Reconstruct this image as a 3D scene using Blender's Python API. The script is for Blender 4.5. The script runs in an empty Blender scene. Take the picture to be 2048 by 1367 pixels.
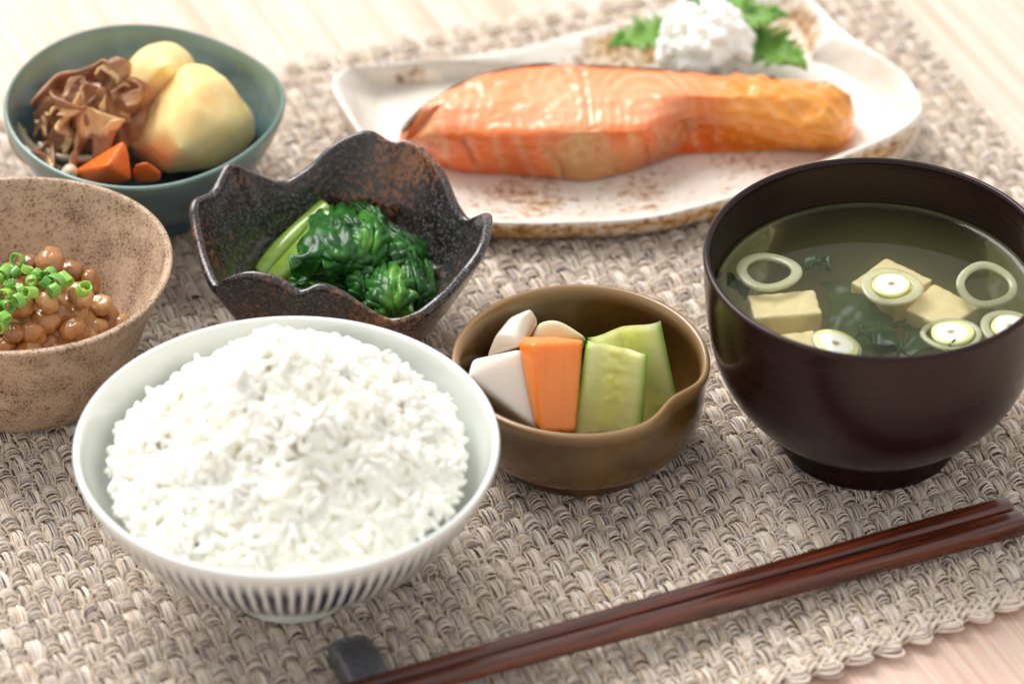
import bpy, bmesh, math, random
import numpy as np
from mathutils import Vector, Matrix
R = math.radians
rng = np.random.default_rng(7)
random.seed(7)
scene = bpy.context.scene
COL = scene.collection

# ------------------------------------------------------------------ camera
CAM_D, PITCH, FPX = 1.35, R(36.5), 9000.0
CAM = np.array([0, -CAM_D*math.cos(PITCH), CAM_D*math.sin(PITCH)])
FWD = np.array([0, math.cos(PITCH), -math.sin(PITCH)])
UPV = np.array([0, math.sin(PITCH), math.cos(PITCH)])
cd = bpy.data.cameras.new("camera")
cam = bpy.data.objects.new("camera", cd); COL.objects.link(cam)
cam.location = CAM; cam.rotation_euler = (R(90)-PITCH, 0, 0)
cd.sensor_width = 36; cd.lens = 36*FPX/2048
cd.clip_start, cd.clip_end = 0.05, 50
cd.dof.use_dof = True; cd.dof.focus_distance = 1.305; cd.dof.aperture_fstop = 8.5
scene.camera = cam

# ------------------------------------------------------------------ light
w = bpy.data.worlds.new("World"); scene.world = w; w.use_nodes = True
w.node_tree.nodes["Background"].inputs[0].default_value = (1.0, 0.985, 0.97, 1)
w.node_tree.nodes["Background"].inputs[1].default_value = 0.82
def area(name, loc, target, size, power, col):
    l = bpy.data.lights.new(name, 'AREA'); l.energy = power; l.size = size; l.color = col
    o = bpy.data.objects.new(name, l); COL.objects.link(o); o.location = loc
    o.rotation_euler = (Vector(target)-Vector(loc)).to_track_quat('-Z', 'Y').to_euler()
    return o
area("window_light", (-0.92, 1.15, 1.78), (0, 0, 0), 1.5, 74, (1, 0.98, 0.966))
scene.view_settings.view_transform = 'Standard'
scene.view_settings.look = 'None'
scene.view_settings.exposure = 0.0
scene.view_settings.gamma = 1.0
scene.cycles.use_denoising = True
scene.cycles.volume_bounces = 2
scene.cycles.max_bounces = 12
scene.cycles.diffuse_bounces = 6

# ------------------------------------------------------------------ helpers
def at(px, py, z=0.0):
    d = FWD + np.array([1., 0, 0])*(px-1024)/FPX + UPV*(683.5-py)/FPX
    return CAM + d*((z-CAM[2])/d[2])
def depth(P): return float((np.asarray(P)-CAM) @ FWD)

def _hash(i, j, k, s):
    h = (i*374761393 + j*668265263 + k*1274126177 + s*974711) & 0xFFFFFFFF
    h = ((h ^ (h >> 13))*1103515245) & 0xFFFFFFFF
    h = (h ^ (h >> 16)) & 0xFFFF
    return h/32767.5-1.0
def vnoise(P, scale=1.0, seed=0):
    """value noise in [-1,1] at points P (n,3)"""
    P = np.asarray(P, float)*scale
    f = np.floor(P); t = P-f; t = t*t*(3-2*t); f = f.astype(np.int64)
    out = 0
    for a in (0, 1):
        for b in (0, 1):
            for c in (0, 1):
                wgt = (t[..., 0] if a else 1-t[..., 0])*(t[..., 1] if b else 1-t[..., 1])*(t[..., 2] if c else 1-t[..., 2])
                out = out + wgt*_hash(f[..., 0]+a, f[..., 1]+b, f[..., 2]+c, seed)
    return out
def fbm(P, scale, seed=0, o=3):
    r, a, tot = 0, 1.0, 0
    for k in range(o):
        r = r+a*vnoise(P, scale*2**k, seed+17*k); tot += a; a *= .5
    return r/tot
def sstep(a, b, x):
    t = np.clip((x-a)/(b-a), 0, 1); return t*t*(3-2*t)
def catmull(pts, n, closed=False):
    P = np.asarray(pts, float); m = len(P); out = []
    segs = m if closed else m-1
    for i in range(n):
        s = i/n*segs if closed else i/(n-1)*segs
        k = min(int(s), segs-1); t = s-k
        if closed: p0, p1, p2, p3 = P[(k-1) % m], P[k % m], P[(k+1) % m], P[(k+2) % m]
        else: p0, p1, p2, p3 = P[max(k-1, 0)], P[k], P[min(k+1, m-1)], P[min(k+2, m-1)]
        out.append(.5*(2*p1+(p2-p0)*t+(2*p0-5*p1+4*p2-p3)*t*t+(3*p1-p0-3*p2+p3)*t**3))
    return np.array(out)
def resample(P, n, closed=True):
    Q = np.vstack([P, P[:1]]) if closed else P
    d = np.r_[0, np.cumsum(np.linalg.norm(np.diff(Q, axis=0), axis=1))]
    s = np.linspace(0, d[-1], n, endpoint=not closed)
    return np.stack([np.interp(s, d, Q[:, k]) for k in range(Q.shape[1])], 1)

def props(o, label=None, cat=None, group=None, kind=None):
    if label: o['label'] = label
    if cat: o['category'] = cat
    if group: o['group'] = group
    if kind: o['kind'] = kind
    return o
def thing(name, loc, label, cat, group=None):
    o = bpy.data.objects.new(name, None); COL.objects.link(o); o.location = loc
    o.empty_display_size = .01
    return props(o, label, cat, group)
def mesh(name, V, F, m, parent=None, origin=None, smooth=True, color=None):
    """V world coords; origin = world location of the object (or of its parent)"""
    V = np.asarray(V, float)
    if parent is not None: origin = np.array(parent.location if parent.parent is None else parent.parent.location) if origin is None else origin
    if origin is None: origin = np.array([V[:, 0].mean(), V[:, 1].mean(), V[:, 2].min()])
    me = bpy.data.meshes.new(name)
    me.from_pydata((V-np.asarray(origin)).astype(np.float32), [], F)
    if smooth: me.polygons.foreach_set('use_smooth', np.ones(len(me.polygons), bool))
    if color is not None:
        a = me.attributes.new('Col', 'FLOAT_COLOR', 'POINT')
        c = np.ones((len(V), 4), np.float32); c[:, :3] = color
        a.data.foreach_set('color', c.ravel())
    me.update()
    if m is not None: me.materials.append(m)
    o = bpy.data.objects.new(name, me); COL.objects.link(o)
    if parent is not None: o.parent = parent
    else: o.location = origin
    return o
def grid_faces(nr, nc, wrap=True):
    """rows nr, cols nc"""
    i = np.arange(nr-1)[:, None]; j = np.arange(nc if wrap else nc-1)[None, :]; j2 = (j+1) % nc
    return np.stack([i*nc+j, i*nc+j2, (i+1)*nc+j2, (i+1)*nc+j], -1).reshape(-1, 4)
def lathe(profile, n=128, dens=None, mod=None, jit=None):
    """closed profile from outer foot centre over the rim to inner centre; returns V,F in local coords"""
    P = np.asarray(profile, float)
    if dens: P = catmull(P, dens)
    th = np.linspace(0, 2*math.pi, n, endpoint=False)
    r = np.repeat(P[:, :1], n, 1); z = np.repeat(P[:, 1:2], n, 1); T = np.repeat(th[None], len(P), 0)
    if mod: r, z = mod(r, z, T)
    V = np.stack([r*np.cos(T), r*np.sin(T), z], -1).reshape(-1, 3)
    return V, grid_faces(len(P), n)
def tube(path, rad, sides=8, flat=1.0, cap=True, up=(0, 0, 1)):
    P = np.asarray(path, float); n = len(P); rad = np.broadcast_to(rad, n)
    t = np.gradient(P, axis=0); t /= np.linalg.norm(t, axis=1)[:, None]+1e-12
    u = np.cross(t, np.asarray(up, float)); u /= np.linalg.norm(u, axis=1)[:, None]+1e-9
    v = np.cross(u, t)
    a = np.linspace(0, 2*math.pi, sides, endpoint=False)
    V = P[:, None]+rad[:, None, None]*(u[:, None]*np.cos(a)[None, :, None]+flat*v[:, None]*np.sin(a)[None, :, None])
    F = grid_faces(n, sides).tolist(); V = V.reshape(-1, 3)
    if cap:
        V = np.vstack([V, P[:1], P[-1:]]); c0, c1 = n*sides, n*sides+1
        for k in range(sides):
            F.append([c0, (k+1) % sides, k]); F.append([c1, (n-1)*sides+k, (n-1)*sides+(k+1) % sides])
    return V, F
def merge(parts):
    Vs, Fs, o = [], [], 0
    for V, F in parts:
        Vs.append(V); Fs += [[i+o for i in f] for f in (F.tolist() if isinstance(F, np.ndarray) else F)]; o += len(V)
    return np.vstack(Vs), Fs
_ico = {}
def ico(k):
    if k not in _ico:
        b = bmesh.new(); bmesh.ops.create_icosphere(b, subdivisions=k, radius=1)
        _ico[k] = (np.array([v.co[:] for v in b.verts]), [[v.index for v in f.verts] for f in b.faces]); b.free()
    return _ico[k]
def rotm(rx, ry, rz): return np.array((Matrix.Rotation(rz, 3, 'Z') @ Matrix.Rotation(ry, 3, 'Y') @ Matrix.Rotation(rx, 3, 'X')))
def blob(c, rad, rot=(0, 0, 0), k=4, disp=None):
    V, F = ico(k); N = V.copy(); V = V*np.asarray(rad)
    if disp is not None: V = V+N*disp(V, N)[:, None]
    return V @ rotm(*rot).T+np.asarray(c), F
def hull(name, pts, m, parent=None, origin=None, voxel=.0009, smooth=10, noise=None, color=None):
    """rounded solid: convex hull, voxel remesh, smoothing"""
    P = np.asarray(pts, float)
    b = bmesh.new()
    for p in P: b.verts.new(p)
    r = bmesh.ops.convex_hull(b, input=b.verts)
    bmesh.ops.delete(b, geom=[g for g in set(r['geom_interior']+r['geom_unused']) if isinstance(g, bmesh.types.BMVert)], context='VERTS')
    b.verts.index_update()
    V = np.array([v.co[:] for v in b.verts]); F = [[v.index for v in f.verts] for f in b.faces]; b.free()
    o = mesh(name, V, F, m, parent, origin)
    md = o.modifiers.new('remesh', 'REMESH'); md.mode = 'VOXEL'; md.voxel_size = voxel; md.use_smooth_shade = True
    md = o.modifiers.new('smooth', 'SMOOTH'); md.iterations = smooth; md.factor = .5
    if noise:
        t = bpy.data.textures.new(name, 'CLOUDS'); t.noise_scale = noise[0]; t.noise_depth = 2
        md = o.modifiers.new('disp', 'DISPLACE'); md.texture = t; md.strength = noise[1]; md.mid_level = .5; md.texture_coords = 'LOCAL'
    return o

# ------------------------------------------------------------------ materials
def lin(r, g, b):
    f = lambda c: (c/255/12.92 if c/255 <= .04045 else ((c/255+.055)/1.055)**2.4)
    return (f(r), f(g), f(b))
class Mat:
    def __init__(s, name, col=(.5, .5, .5), rough=.5, **k):
        s.m = bpy.data.materials.new(name); s.m.use_nodes = True; s.t = s.m.node_tree
        s.b = s.t.nodes['Principled BSDF']
        s.set('Base Color', col); s.set('Roughness', rough)
        for a, v in k.items(): s.set(a.replace('_', ' '), v)
        s._tc = None
    def set(s, n, v):
        if hasattr(v, 'is_output'): s.t.links.new(v, s.b.inputs[n])
        else: s.b.inputs[n].default_value = (*v, 1) if isinstance(v, tuple) and len(v) == 3 and s.b.inputs[n].type == 'RGBA' else v
    def n(s, typ, ins=None, **k):
        d = s.t.nodes.new(typ)
        for a, v in k.items(): setattr(d, a, v)
        for a, v in (ins or {}).items():
            i = d.inputs[a]
            if hasattr(v, 'is_output'): s.t.links.new(v, i)
            else: i.default_value = (*v, 1) if isinstance(v, tuple) and len(v) == 3 and i.type == 'RGBA' else v
        return d
    def co(s):
        if s._tc is None: s._tc = s.n('ShaderNodeTexCoord').outputs['Object']
        return s._tc
    def scaled(s, v):
        return s.n('ShaderNodeMapping', {'Vector': s.co(), 'Scale': v}).outputs[0]
    def noise(s, scale, detail=3, rough=.5, vec=None, dist=0.0):
        return s.n('ShaderNodeTexNoise', {'Vector': vec or s.co(), 'Scale': scale, 'Detail': detail, 'Roughness': rough, 'Distortion': dist}).outputs['Fac']
    def ramp(s, fac, stops, interp='LINEAR'):
        d = s.n('ShaderNodeValToRGB', {'Fac': fac}); e = d.color_ramp.elements; d.color_ramp.interpolation = interp
        while len(e) < len(stops): e.new(.5)
        for i, (p, c) in enumerate(stops):
            e[i].position = p; e[i].color = (c, c, c, 1) if isinstance(c, (int, float)) else (*c, 1)
        return d.outputs[0]
    def mix(s, f, a, b, mode='MIX'):
        d = s.t.nodes.new('ShaderNodeMix'); d.data_type = 'RGBA'; d.blend_type = mode
        for i, v in ((0, f), (6, a), (7, b)):
            if hasattr(v, 'is_output'): s.t.links.new(v, d.inputs[i])
            else: d.inputs[i].default_value = (*v, 1) if isinstance(v, tuple) else v
        return d.outputs[2]
    def math(s, op, a, b=0.0):
        return s.n('ShaderNodeMath', {0: a, 1: b}, operation=op).outputs[0]
    def bump(s, h, strength=.3, dist=.001, normal=None):
        i = {'Height': h, 'Strength': strength, 'Distance': dist}
        if normal: i['Normal'] = normal
        o = s.n('ShaderNodeBump', i).outputs[0]; s.set('Normal', o); return o
    def vcol(s): return s.n('ShaderNodeAttribute', attribute_name='Col').outputs['Color']
    def sss(s, wgt, rad, scale=1.0):
        s.set('Subsurface Weight', wgt); s.b.inputs['Subsurface Radius'].default_value = rad; s.set('Subsurface Scale', scale)
    def xyz(s):
        return s.n('ShaderNodeSeparateXYZ', {'Vector': s.co()}).outputs

# ================================================================== TABLE
W = Mat('table_wood', rough=.45)
ax = R(-66)
v = W.n('ShaderNodeMapping', {'Vector': W.co(), 'Rotation': (0, 0, -ax)}).outputs[0]
vs = W.n('ShaderNodeMapping', {'Vector': v, 'Scale': (2.0, 110, 1)}).outputs[0]
g = W.noise(1.0, 2, .5, vs, .35)
vf = W.n('ShaderNodeMapping', {'Vector': v, 'Scale': (25, 900, 1)}).outputs[0]
f = W.noise(1.0, 3, .6, vf)
c = W.ramp(g, [(.32, lin(216, 178, 158)), (.42, lin(229, 200, 184)), (.52, lin(233, 209, 195)), (.58, lin(219, 182, 162)), (.63, lin(231, 205, 191)), (.8, lin(228, 199, 183))])
c = W.mix(W.ramp(f, [(.35, .35), (.65, 0.0)]), c, lin(196, 160, 134))
W.set('Base Color', c); W.bump(f, .12, .0004); W.set('Specular IOR Level', .35)
TZ = -.0062
def slab(x0, x1, y0, y1, z0, z1):
    V = [(x, y, z) for z in (z0, z1) for x, y in ((x0, y0), (x1, y0), (x1, y1), (x0, y1))]
    return V, [[3, 2, 1, 0], [4, 5, 6, 7], [0, 1, 5, 4], [1, 2, 6, 5], [2, 3, 7, 6], [3, 0, 4, 7]]
V, F = slab(-1.2, 1.2, -.7, .9, TZ-.035, TZ)
tb = mesh('table', V, F, W.m, origin=(0, 0, TZ), smooth=False)
props(tb, 'pale straight-grained wooden table top under the woven placemat', 'table')

# ================================================================== PLACEMAT
# plain weave of thick bundles of yarn: warp bundles run down-right, weft bundles run across
def line_x(p, a, q, b):
    """intersection of 2D lines p+s*a, q+t*b"""
    M = np.array([[a[0], -b[0]], [a[1], -b[1]]]); s = np.linalg.solve(M, np.array(q)-np.array(p)); return np.array(p)+s[0]*np.array(a)
g2 = lambda x, y: at(x, y, -.002)[:2]
bl, br = g2(1560, 1362), g2(2048, 1190)
tl, tr = g2(640, 118), g2(1137, 22)
r0, r1 = g2(1790, 0), g2(2048, 308)
cTR = line_x(tl, tr-tl, r0, r1-r0); cBR = line_x(bl, br-bl, r0, r1-r0)
dT = (tr-tl)/np.linalg.norm(tr-tl); dB = (br-bl)/np.linalg.norm(br-bl)
MATL = .430
cTL, cBL = cTR-dT*MATL, cBR-dB*MATL*.985
Hm = np.linalg.norm(cTR-cBR)
NU, NV = int(MATL/.0050), int(Hm/.0068)
def matxy(u, v):
    s = (u/NU)[..., None]; t = (v/NV)[..., None]
    return (1-t)*((1-s)*cTL+s*cTR)+t*((1-s)*cBL+s*cBR)
Y = Mat('linen_yarn', rough=.85)
yn = Y.noise(2600, 3, .6)
Y.set('Base Color', Y.mix(Y.ramp(yn, [(.3, .30), (.7, 0.0)]), Y.vcol(), lin(206, 186, 168)))
Y.bump(yn, .5, .0004); Y.set('Specular IOR Level', .15); Y.set('Sheen Weight', .15); Y.set('Sheen Roughness', .5)
PAL = np.array([lin(238, 226, 213), lin(231, 216, 200), lin(244, 234, 222), lin(196, 184, 178), lin(224, 204, 182), lin(168, 158, 157)])
PW = np.array([.36, .27, .14, .09, .10, .04])
mat_e = thing('placemat', (0, 0, TZ), 'thick beige woven linen placemat spread under all the dishes', 'placemat')
ZC = -.0024
def strands(name, U, Vv, Z, rad, sides, colr, m=Y.m, kind=None):
    """U,Vv,Z arrays (S,P) in weave coords"""
    XY = matxy(U, Vv); P = np.concatenate([XY, Z[..., None]], -1)
    t = np.gradient(P, axis=1); t /= np.linalg.norm(t, axis=2)[..., None]+1e-12
    u = np.cross(t, [0, 0, 1.]); u /= np.linalg.norm(u, axis=2)[..., None]+1e-12
    n = np.cross(u, t)
    a = np.linspace(0, 2*math.pi, sides, endpoint=False)
    rr = np.broadcast_to(rad, Z.shape)[..., None, None]
    VV = P[:, :, None]+rr*(u[:, :, None]*np.cos(a)[:, None]+n[:, :, None]*np.sin(a)[:, None])
    S, Pn = Z.shape
    f = grid_faces(Pn, sides); F = (f[None]+(np.arange(S)*Pn*sides)[:, None, None]).reshape(-1, 4)
    C = np.repeat(colr[:, :, None, :], sides, 2).reshape(-1, 3)
    o = mesh(name, VV.reshape(-1, 3), F, m, mat_e, color=C)
    if kind: o['kind'] = kind
    return o
cellj = rng.normal(0, 1, (NU+3, NV+3))
def seqcol(S, n, sub, hold=3):
    """piecewise colours along strands"""
    k = rng.choice(len(PAL), (S, n//hold+2), p=PW)
    idx = np.minimum((np.arange(n*sub+1)//(sub*hold)), k.shape[1]-1)
    c = PAL[k[:, idx]]
    return np.clip(c*(1+.07*rng.normal(0, 1, (S, 1, 1))), 0.02, .95)
sh = lambda c: np.sign(c)*np.abs(c)**.75
U0 = 0
SUB = 5
for i in range(U0, NU):
    vv = np.linspace(0, NV, NV*SUB+1)
    cph = np.cos(math.pi*(vv-.5+i)); over = sh(cph)
    S = 6
    off = (np.arange(S)-(S-1)/2)[:, None]
    amp = .0011*(1+.16*cellj[i, np.minimum(vv.astype(int), NV)])
    spread = np.where(over > 0, 1+.12*over, 1+.25*over)*.142
    jit = np.stack([np.interp(vv, np.arange(NV+1), rng.normal(0, .045, NV+1)) for _ in range(S)])
    U = i+.5+off*spread[None]+jit
    zz = ZC+amp*over+.0005*(1-(off/2.5)**2)*np.maximum(over, 0)+rng.normal(0, .00012, (S, 1))
    rad = .00042*np.exp(.38*rng.normal(0, 1, (S, 1)))
    strands('warp_cord', U, np.repeat(vv[None], S, 0)+jit*.3, zz, np.clip(rad, .00022, .0008), 4, seqcol(S, NV, SUB, 2))
for j in range(NV):
    uu = np.linspace(U0, NU, (NU-U0)*SUB+1)
    cph = -np.cos(math.pi*(uu-.5+j)); over = sh(cph)
    S = 8
    off = (np.arange(S)-(S-1)/2)[:, None]
    amp = .0015*(1+.16*cellj[np.minimum(uu.astype(int), NU), j])
    spread = np.where(over > 0, 1+.10*over, 1+.3*over)*.108
    jit = np.stack([np.interp(uu, np.arange(NU+1), rng.normal(0, .035, NU+1)) for _ in range(S)])
    Vv = j+.5+off*spread[None]+jit
    zz = ZC+amp*over+.0009*(1-(off/3.5)**2)*np.maximum(over, 0)-.0004+rng.normal(0, .00022, (S, 1))
    rad = .00040*np.exp(.40*rng.normal(0, 1, (S, 1)))
    strands('weft_cord', np.repeat(uu[None], S, 0)+jit*.4, Vv, zz, np.clip(rad, .00020, .0008), 4, seqcol(S, NU, SUB, 2))
# thin light threads that bind the bundles
nb = NU-U0-1
vv = np.linspace(0, NV, NV*8+1)
U = (np.arange(U0+1, NU))[:, None]+.10*np.sin(2*math.pi*vv[None]*1.0+rng.uniform(0, 6, (nb, 1)))+np.stack([np.interp(vv, np.arange(NV+1), rng.normal(0, .06, NV+1)) for _ in range(nb)])
Z = ZC+.0013+.0012*np.sin(2*math.pi*vv[None]+rng.uniform(0, 6, (nb, 1)))
strands('binding_thread', U, np.repeat(vv[None], nb, 0), Z, .00028, 4, np.broadcast_to(np.array(lin(226, 212, 190)), (nb, len(vv), 3)), kind='stuff')
# pale sheet added beneath the weave to brighten the gaps between cords
uu, vv2 = np.meshgrid(np.linspace(0, NU, NU*2+1), np.linspace(0, NV, NV*2+1))
XY = matxy(uu.ravel(), vv2.ravel()); zb_ = -.0044+.0003*rng.normal(0, 1, len(XY))
mesh('gap_fill_sheet', np.column_stack([XY, zb_]), grid_faces(uu.shape[0], uu.shape[1], False), Y.m, mat_e, color=np.repeat(np.array([lin(214, 198, 180)]), len(XY), 0))
# stray hairs standing off the yarn
nh = 9000
hu, hv = rng.uniform(.3, NU-.3, nh), rng.uniform(.3, NV-.3, nh)
ha, hl, hc = rng.uniform(0, 6.28, nh), rng.uniform(.35, 1.1, nh), rng.normal(0, .5, nh)
tt_ = np.linspace(-.5, .5, 6)[None]
HU = hu[:, None]+hl[:, None]*(np.cos(ha)[:, None]*tt_-np.sin(ha)[:, None]*hc[:, None]*tt_**2*1.4)
HV = hv[:, None]+.74*hl[:, None]*(np.sin(ha)[:, None]*tt_+np.cos(ha)[:, None]*hc[:, None]*tt_**2*1.4)
HZ = ZC+.0016+rng.normal(0, .0004, (nh, 1))+rng.uniform(.0002, .0014, (nh, 1))*(1-4*tt_**2)
strands('stray_fibre', HU, HV, HZ, .00013, 3, np.broadcast_to(np.array(lin(240, 230, 214)), (nh, 6, 3)), kind='stuff')
# scalloped selvage: loops that turn the warp at both ends, a bound edge at the side
def edge_loops(vedge, sgn):
    n = NU//2
    for q in range(n):
        t = np.linspace(0, math.pi, 15)
        S = 9
        k = np.arange(S)[:, None]*.6
        wd = (.98-.15*k)
        wd = .62+rng.normal(0, .12, (S, 1))-.06*k
        U = 2*q+1+rng.normal(0, .10, (S, 1))+wd*np.cos(math.pi-t)[None]+.55*np.sin(t)[None]
        Vv = vedge-sgn*.25+sgn*((.78-.05*k+rng.normal(0, .10, (S, 1)))*np.sin(t)[None]**.7)
        Z = -.0044+.00045*k+.0014*np.sin(t*.9)[None]+rng.normal(0, .0003, (S, 1))
        cc = PAL[rng.choice(4, (S, 1), p=[.4, .25, .25, .10])]*np.ones((S, 15, 1))
        yield U, Vv, Z, cc
for vedge, sgn in ((NV-.1, 1), (.1, -1)):
    L = list(edge_loops(vedge, sgn))
    strands('edge_loops', np.vstack([l[0] for l in L]), np.vstack([l[1] for l in L]), np.vstack([l[2] for l in L]), .00042, 5, np.vstack([l[3] for l in L]), kind='stuff')
    for q in range(2):
        uu = np.linspace(0, NU, NU*6+1)
        zt = np.stack([ZC-.0002+.0016*np.sin(math.pi*uu+p) for p in (0, 2.1, 4.2)])
        vt = np.stack([vedge-sgn*(.05+.36*q)+.16*np.cos(math.pi*uu+p) for p in (0, 2.1, 4.2)])
        strands('edge_twine', np.repeat(uu[None], 3, 0), vt, zt, .00055, 6, np.broadcast_to(np.array(lin(232, 220, 202)), (3, len(uu), 3)))
for uedge in (NU, 0):
    vt = np.linspace(0, NV, NV*8+1)
    U = np.stack([uedge+.16*np.cos(math.pi*vt*2+p) for p in (0, 2.1, 4.2)])
    Z = np.stack([ZC+.0013*np.sin(math.pi*vt*2+p) for p in (0, 2.1, 4.2)])
    strands('edge_twine', U, np.repeat(vt[None], 3, 0), Z, .0009, 6, np.broadcast_to(np.array(lin(226, 214, 196)), (3, len(vt), 3)))

# ================================================================== RICE BOWL
def ring_at(cx, cy, rpx, z):
    P = at(cx, cy, z); return P, rpx*depth(P)/FPX
PC = Mat('blue_striped_porcelain', rough=.12)
x, y, z = PC.xyz()
ang = PC.math('ARCTAN2', y, x)
wob = PC.noise(140, 2)
a2 = PC.math('ADD', PC.math('MULTIPLY', ang, 96/(2*math.pi)), PC.math('MULTIPLY', wob, .25))
tri = PC.math('PINGPONG', a2, .5)
stripe = PC.ramp(tri, [(.16, 0.0), (.22, 1.0)])
band = PC.math('MULTIPLY', PC.ramp(z, [(.0115, 0.0), (.0122, 1.0)]), PC.ramp(z, [(.0425, 1.0), (.0437, 0.0)]))
rad = PC.math('SQRT', PC.math('ADD', PC.math('MULTIPLY', x, x), PC.math('MULTIPLY', y, y)))
nz = PC.n('ShaderNodeNewGeometry').outputs['Normal']
nzz = PC.n('ShaderNodeSeparateXYZ', {'Vector': nz}).outputs[2]
outer = PC.ramp(nzz, [(.02, 1.0), (.10, 0.0)])
stripe = PC.math('MULTIPLY', PC.math('MULTIPLY', stripe, band), outer)
ink = PC.mix(PC.noise(420, 3), lin(12, 15, 36), lin(44, 50, 78))
lineb = PC.math('MULTIPLY', PC.math('MULTIPLY', PC.ramp(z, [(.0082, 0.0), (.0086, 1.0)]), PC.ramp(z, [(.0093, 1.0), (.0097, 0.0)])), outer)
cc = PC.mix(stripe, lin(226, 231, 226), ink)
cc = PC.mix(PC.math('MULTIPLY', lineb, .8), cc, lin(70, 86, 130))
PC.set('Base Color', cc); PC.set('Coat Weight', .4); PC.set('Coat Roughness', .05)
HB = .0496
P0, RB = ring_at(573, 882, 428, HB)
k = RB/.0602
prof = [(0, .003), (.010, .003), (.0160, .0028), (.0172, 0), (.0180, -.0002), (.0188, 0), (.0192, .002), (.0193, .0072), (.0215, .0092), (.0305, .0134), (.0402, .0202), (.0494, .0292), (.0558, .0388), (.0593, .0468), (.0601, .0484), (.0598, .0496), (.0590, .0498), (.0580, .0488), (.0560, .0436), (.0517, .0350), (.044, .0260), (.034, .0188), (.020, .0135), (.008, .0118), (0, .0116)]
prof = [(a*k, b*HB/.0497) for a, b in prof]
rb = thing('rice_bowl', (P0[0], P0[1], 0), 'white porcelain rice bowl with thin dark blue stripes around its outside', 'bowl')
V, F = lathe(prof, 160, 110)
mesh('bowl_body', V+np.array(rb.location), F, PC.m, rb)

# rice
RI = Mat('cooked_rice', (.955, .925, .82), rough=.28)
RG = Mat('rice_grain_surface', (.965, .945, .87), rough=.3)
RI.set('Specular IOR Level', .35); RI.sss(.9, (.0032, .0031, .0027))
RI.bump(RI.noise(900, 2), .12, .0004)
def translucent(M_, col, f):
    t_ = M_.n('ShaderNodeBsdfTranslucent', {'Color': col}); mx_ = M_.n('ShaderNodeMixShader', {0: f})
    out_ = M_.t.nodes['Material Output']
    M_.t.links.new(M_.b.outputs[0], mx_.inputs[1]); M_.t.links.new(t_.outputs[0], mx_.inputs[2]); M_.t.links.new(mx_.outputs[0], out_.inputs['Surface'])
rc = np.array([P0[0], P0[1], 0])
RR = .0500*k
ric = thing('rice_mound', (rc[0], rc[1], .012), 'heaped mound of steamed white rice in the striped bowl', 'rice')
def rice_h(x, y):
    dx, dy = x-rc[0]-.001, y-rc[1]-.004
    r = np.sqrt(dx*dx+(dy*1.0)**2)/RR
    Q = np.stack([x, y, np.zeros_like(x)], -1)
    h = .0355*np.clip(1-np.clip(r, 0, 1.2)**1.42, -.5, 1)
    h = h+.0070*fbm(Q, 75, 3, 2)*np.clip(1.25-r, 0, 1)+.0016*vnoise(Q, 190, 5)
    return .0405*HB/.049+h
n = 70
gx, gy = np.meshgrid(np.linspace(-1, 1, n), np.linspace(-1, 1, n))
# disc mapping
dx = gx*np.sqrt(1-gy**2/2)*RR*.95; dy = gy*np.sqrt(1-gx**2/2)*RR*.95
X, Yy = rc[0]+dx, rc[1]+dy
V = np.stack([X, Yy, rice_h(X, Yy)-.0040], -1).reshape(-1, 3)
F = grid_faces(n, n, False)
bedV = np.vstack([V, V*[1, 1, 0]+[0, 0, .020]])
bedF = F.tolist()+[[q+n*n for q in f[::-1]] for f in F.tolist()]
bd = list(range(n))+[i*n+n-1 for i in range(1, n)]+[(n-1)*n+j for j in range(n-2, -1, -1)]+[i*n for i in range(n-2, 0, -1)]
bedF += [[bd[q], bd[q]+n*n, bd[(q+1) % len(bd)]+n*n, bd[(q+1) % len(bd)]] for q in range(len(bd))]
# keep the bed inside the bowl
bx, by = bedV[:, 0]-rc[0], bedV[:, 1]-rc[1]; lowm = bedV[:, 2] < .0205; bedV[lowm, 0] = rc[0]+bx[lowm]*.55; bedV[lowm, 1] = rc[1]+by[lowm]*.55
# one grain
def grain_mesh():
    a, b = 9, 7
    ph = np.linspace(0, math.pi, a); th = np.linspace(0, 2*math.pi, b, endpoint=False)
    L, Rr = .0031, .00116
    zz = -L*np.cos(ph); r = Rr*np.sin(ph)**.7
    V = np.stack([np.repeat(r[:, None], b, 1)*np.cos(th), np.repeat(r[:, None], b, 1)*np.sin(th)*.85, np.repeat(zz[:, None], b, 1)], -1)
    V[..., 0] += .0004*(1-(V[..., 2]/L)**2)
    return V.reshape(-1, 3), grid_faces(a, b)
GV, GF = grain_mesh()
gm = bpy.data.meshes.new('grain'); gm.from_pydata(GV, [], GF); gm.materials.append(RG.m)
gm.polygons.foreach_set('use_smooth', np.ones(len(gm.polygons), bool))
def grain_pose():
    while True:
        x, y = rng.uniform(-1, 1, 2)
        if x*x+y*y < 1.0: break
    edge = 1-(x*x+y*y)**2
    x, y = rc[0]+x*RR*.985, rc[1]+y*RR*.985
    e = .001
    h = float(rice_h(np.array(x), np.array(y)))
    gxx = (float(rice_h(np.array(x+e), np.array(y)))-h)/e; gyy = (float(rice_h(np.array(x), np.array(y+e)))-h)/e
    N = Vector((-gxx*.6, -gyy*.6, 1)).normalized()
    t = Vector(rng.normal(0, 1, 3)); t = (t-t.dot(N)*N*rng.uniform(.55, 1)).normalized()
    q = t.to_track_quat('Z', 'Y').to_matrix() @ Matrix.Rotation(rng.uniform(0, 6.28), 3, 'Z')
    s = rng.uniform(.8, 1.15)
    return np.array(q)*s, np.array([x, y, h+rng.uniform(-.0042*edge-.0004, .0022)])
Vs, Fs = [], []
for q in range(6000):
    M, p = grain_pose(); Vs.append(GV @ M.T+p); Fs.append(GF+len(GV)*q)
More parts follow.
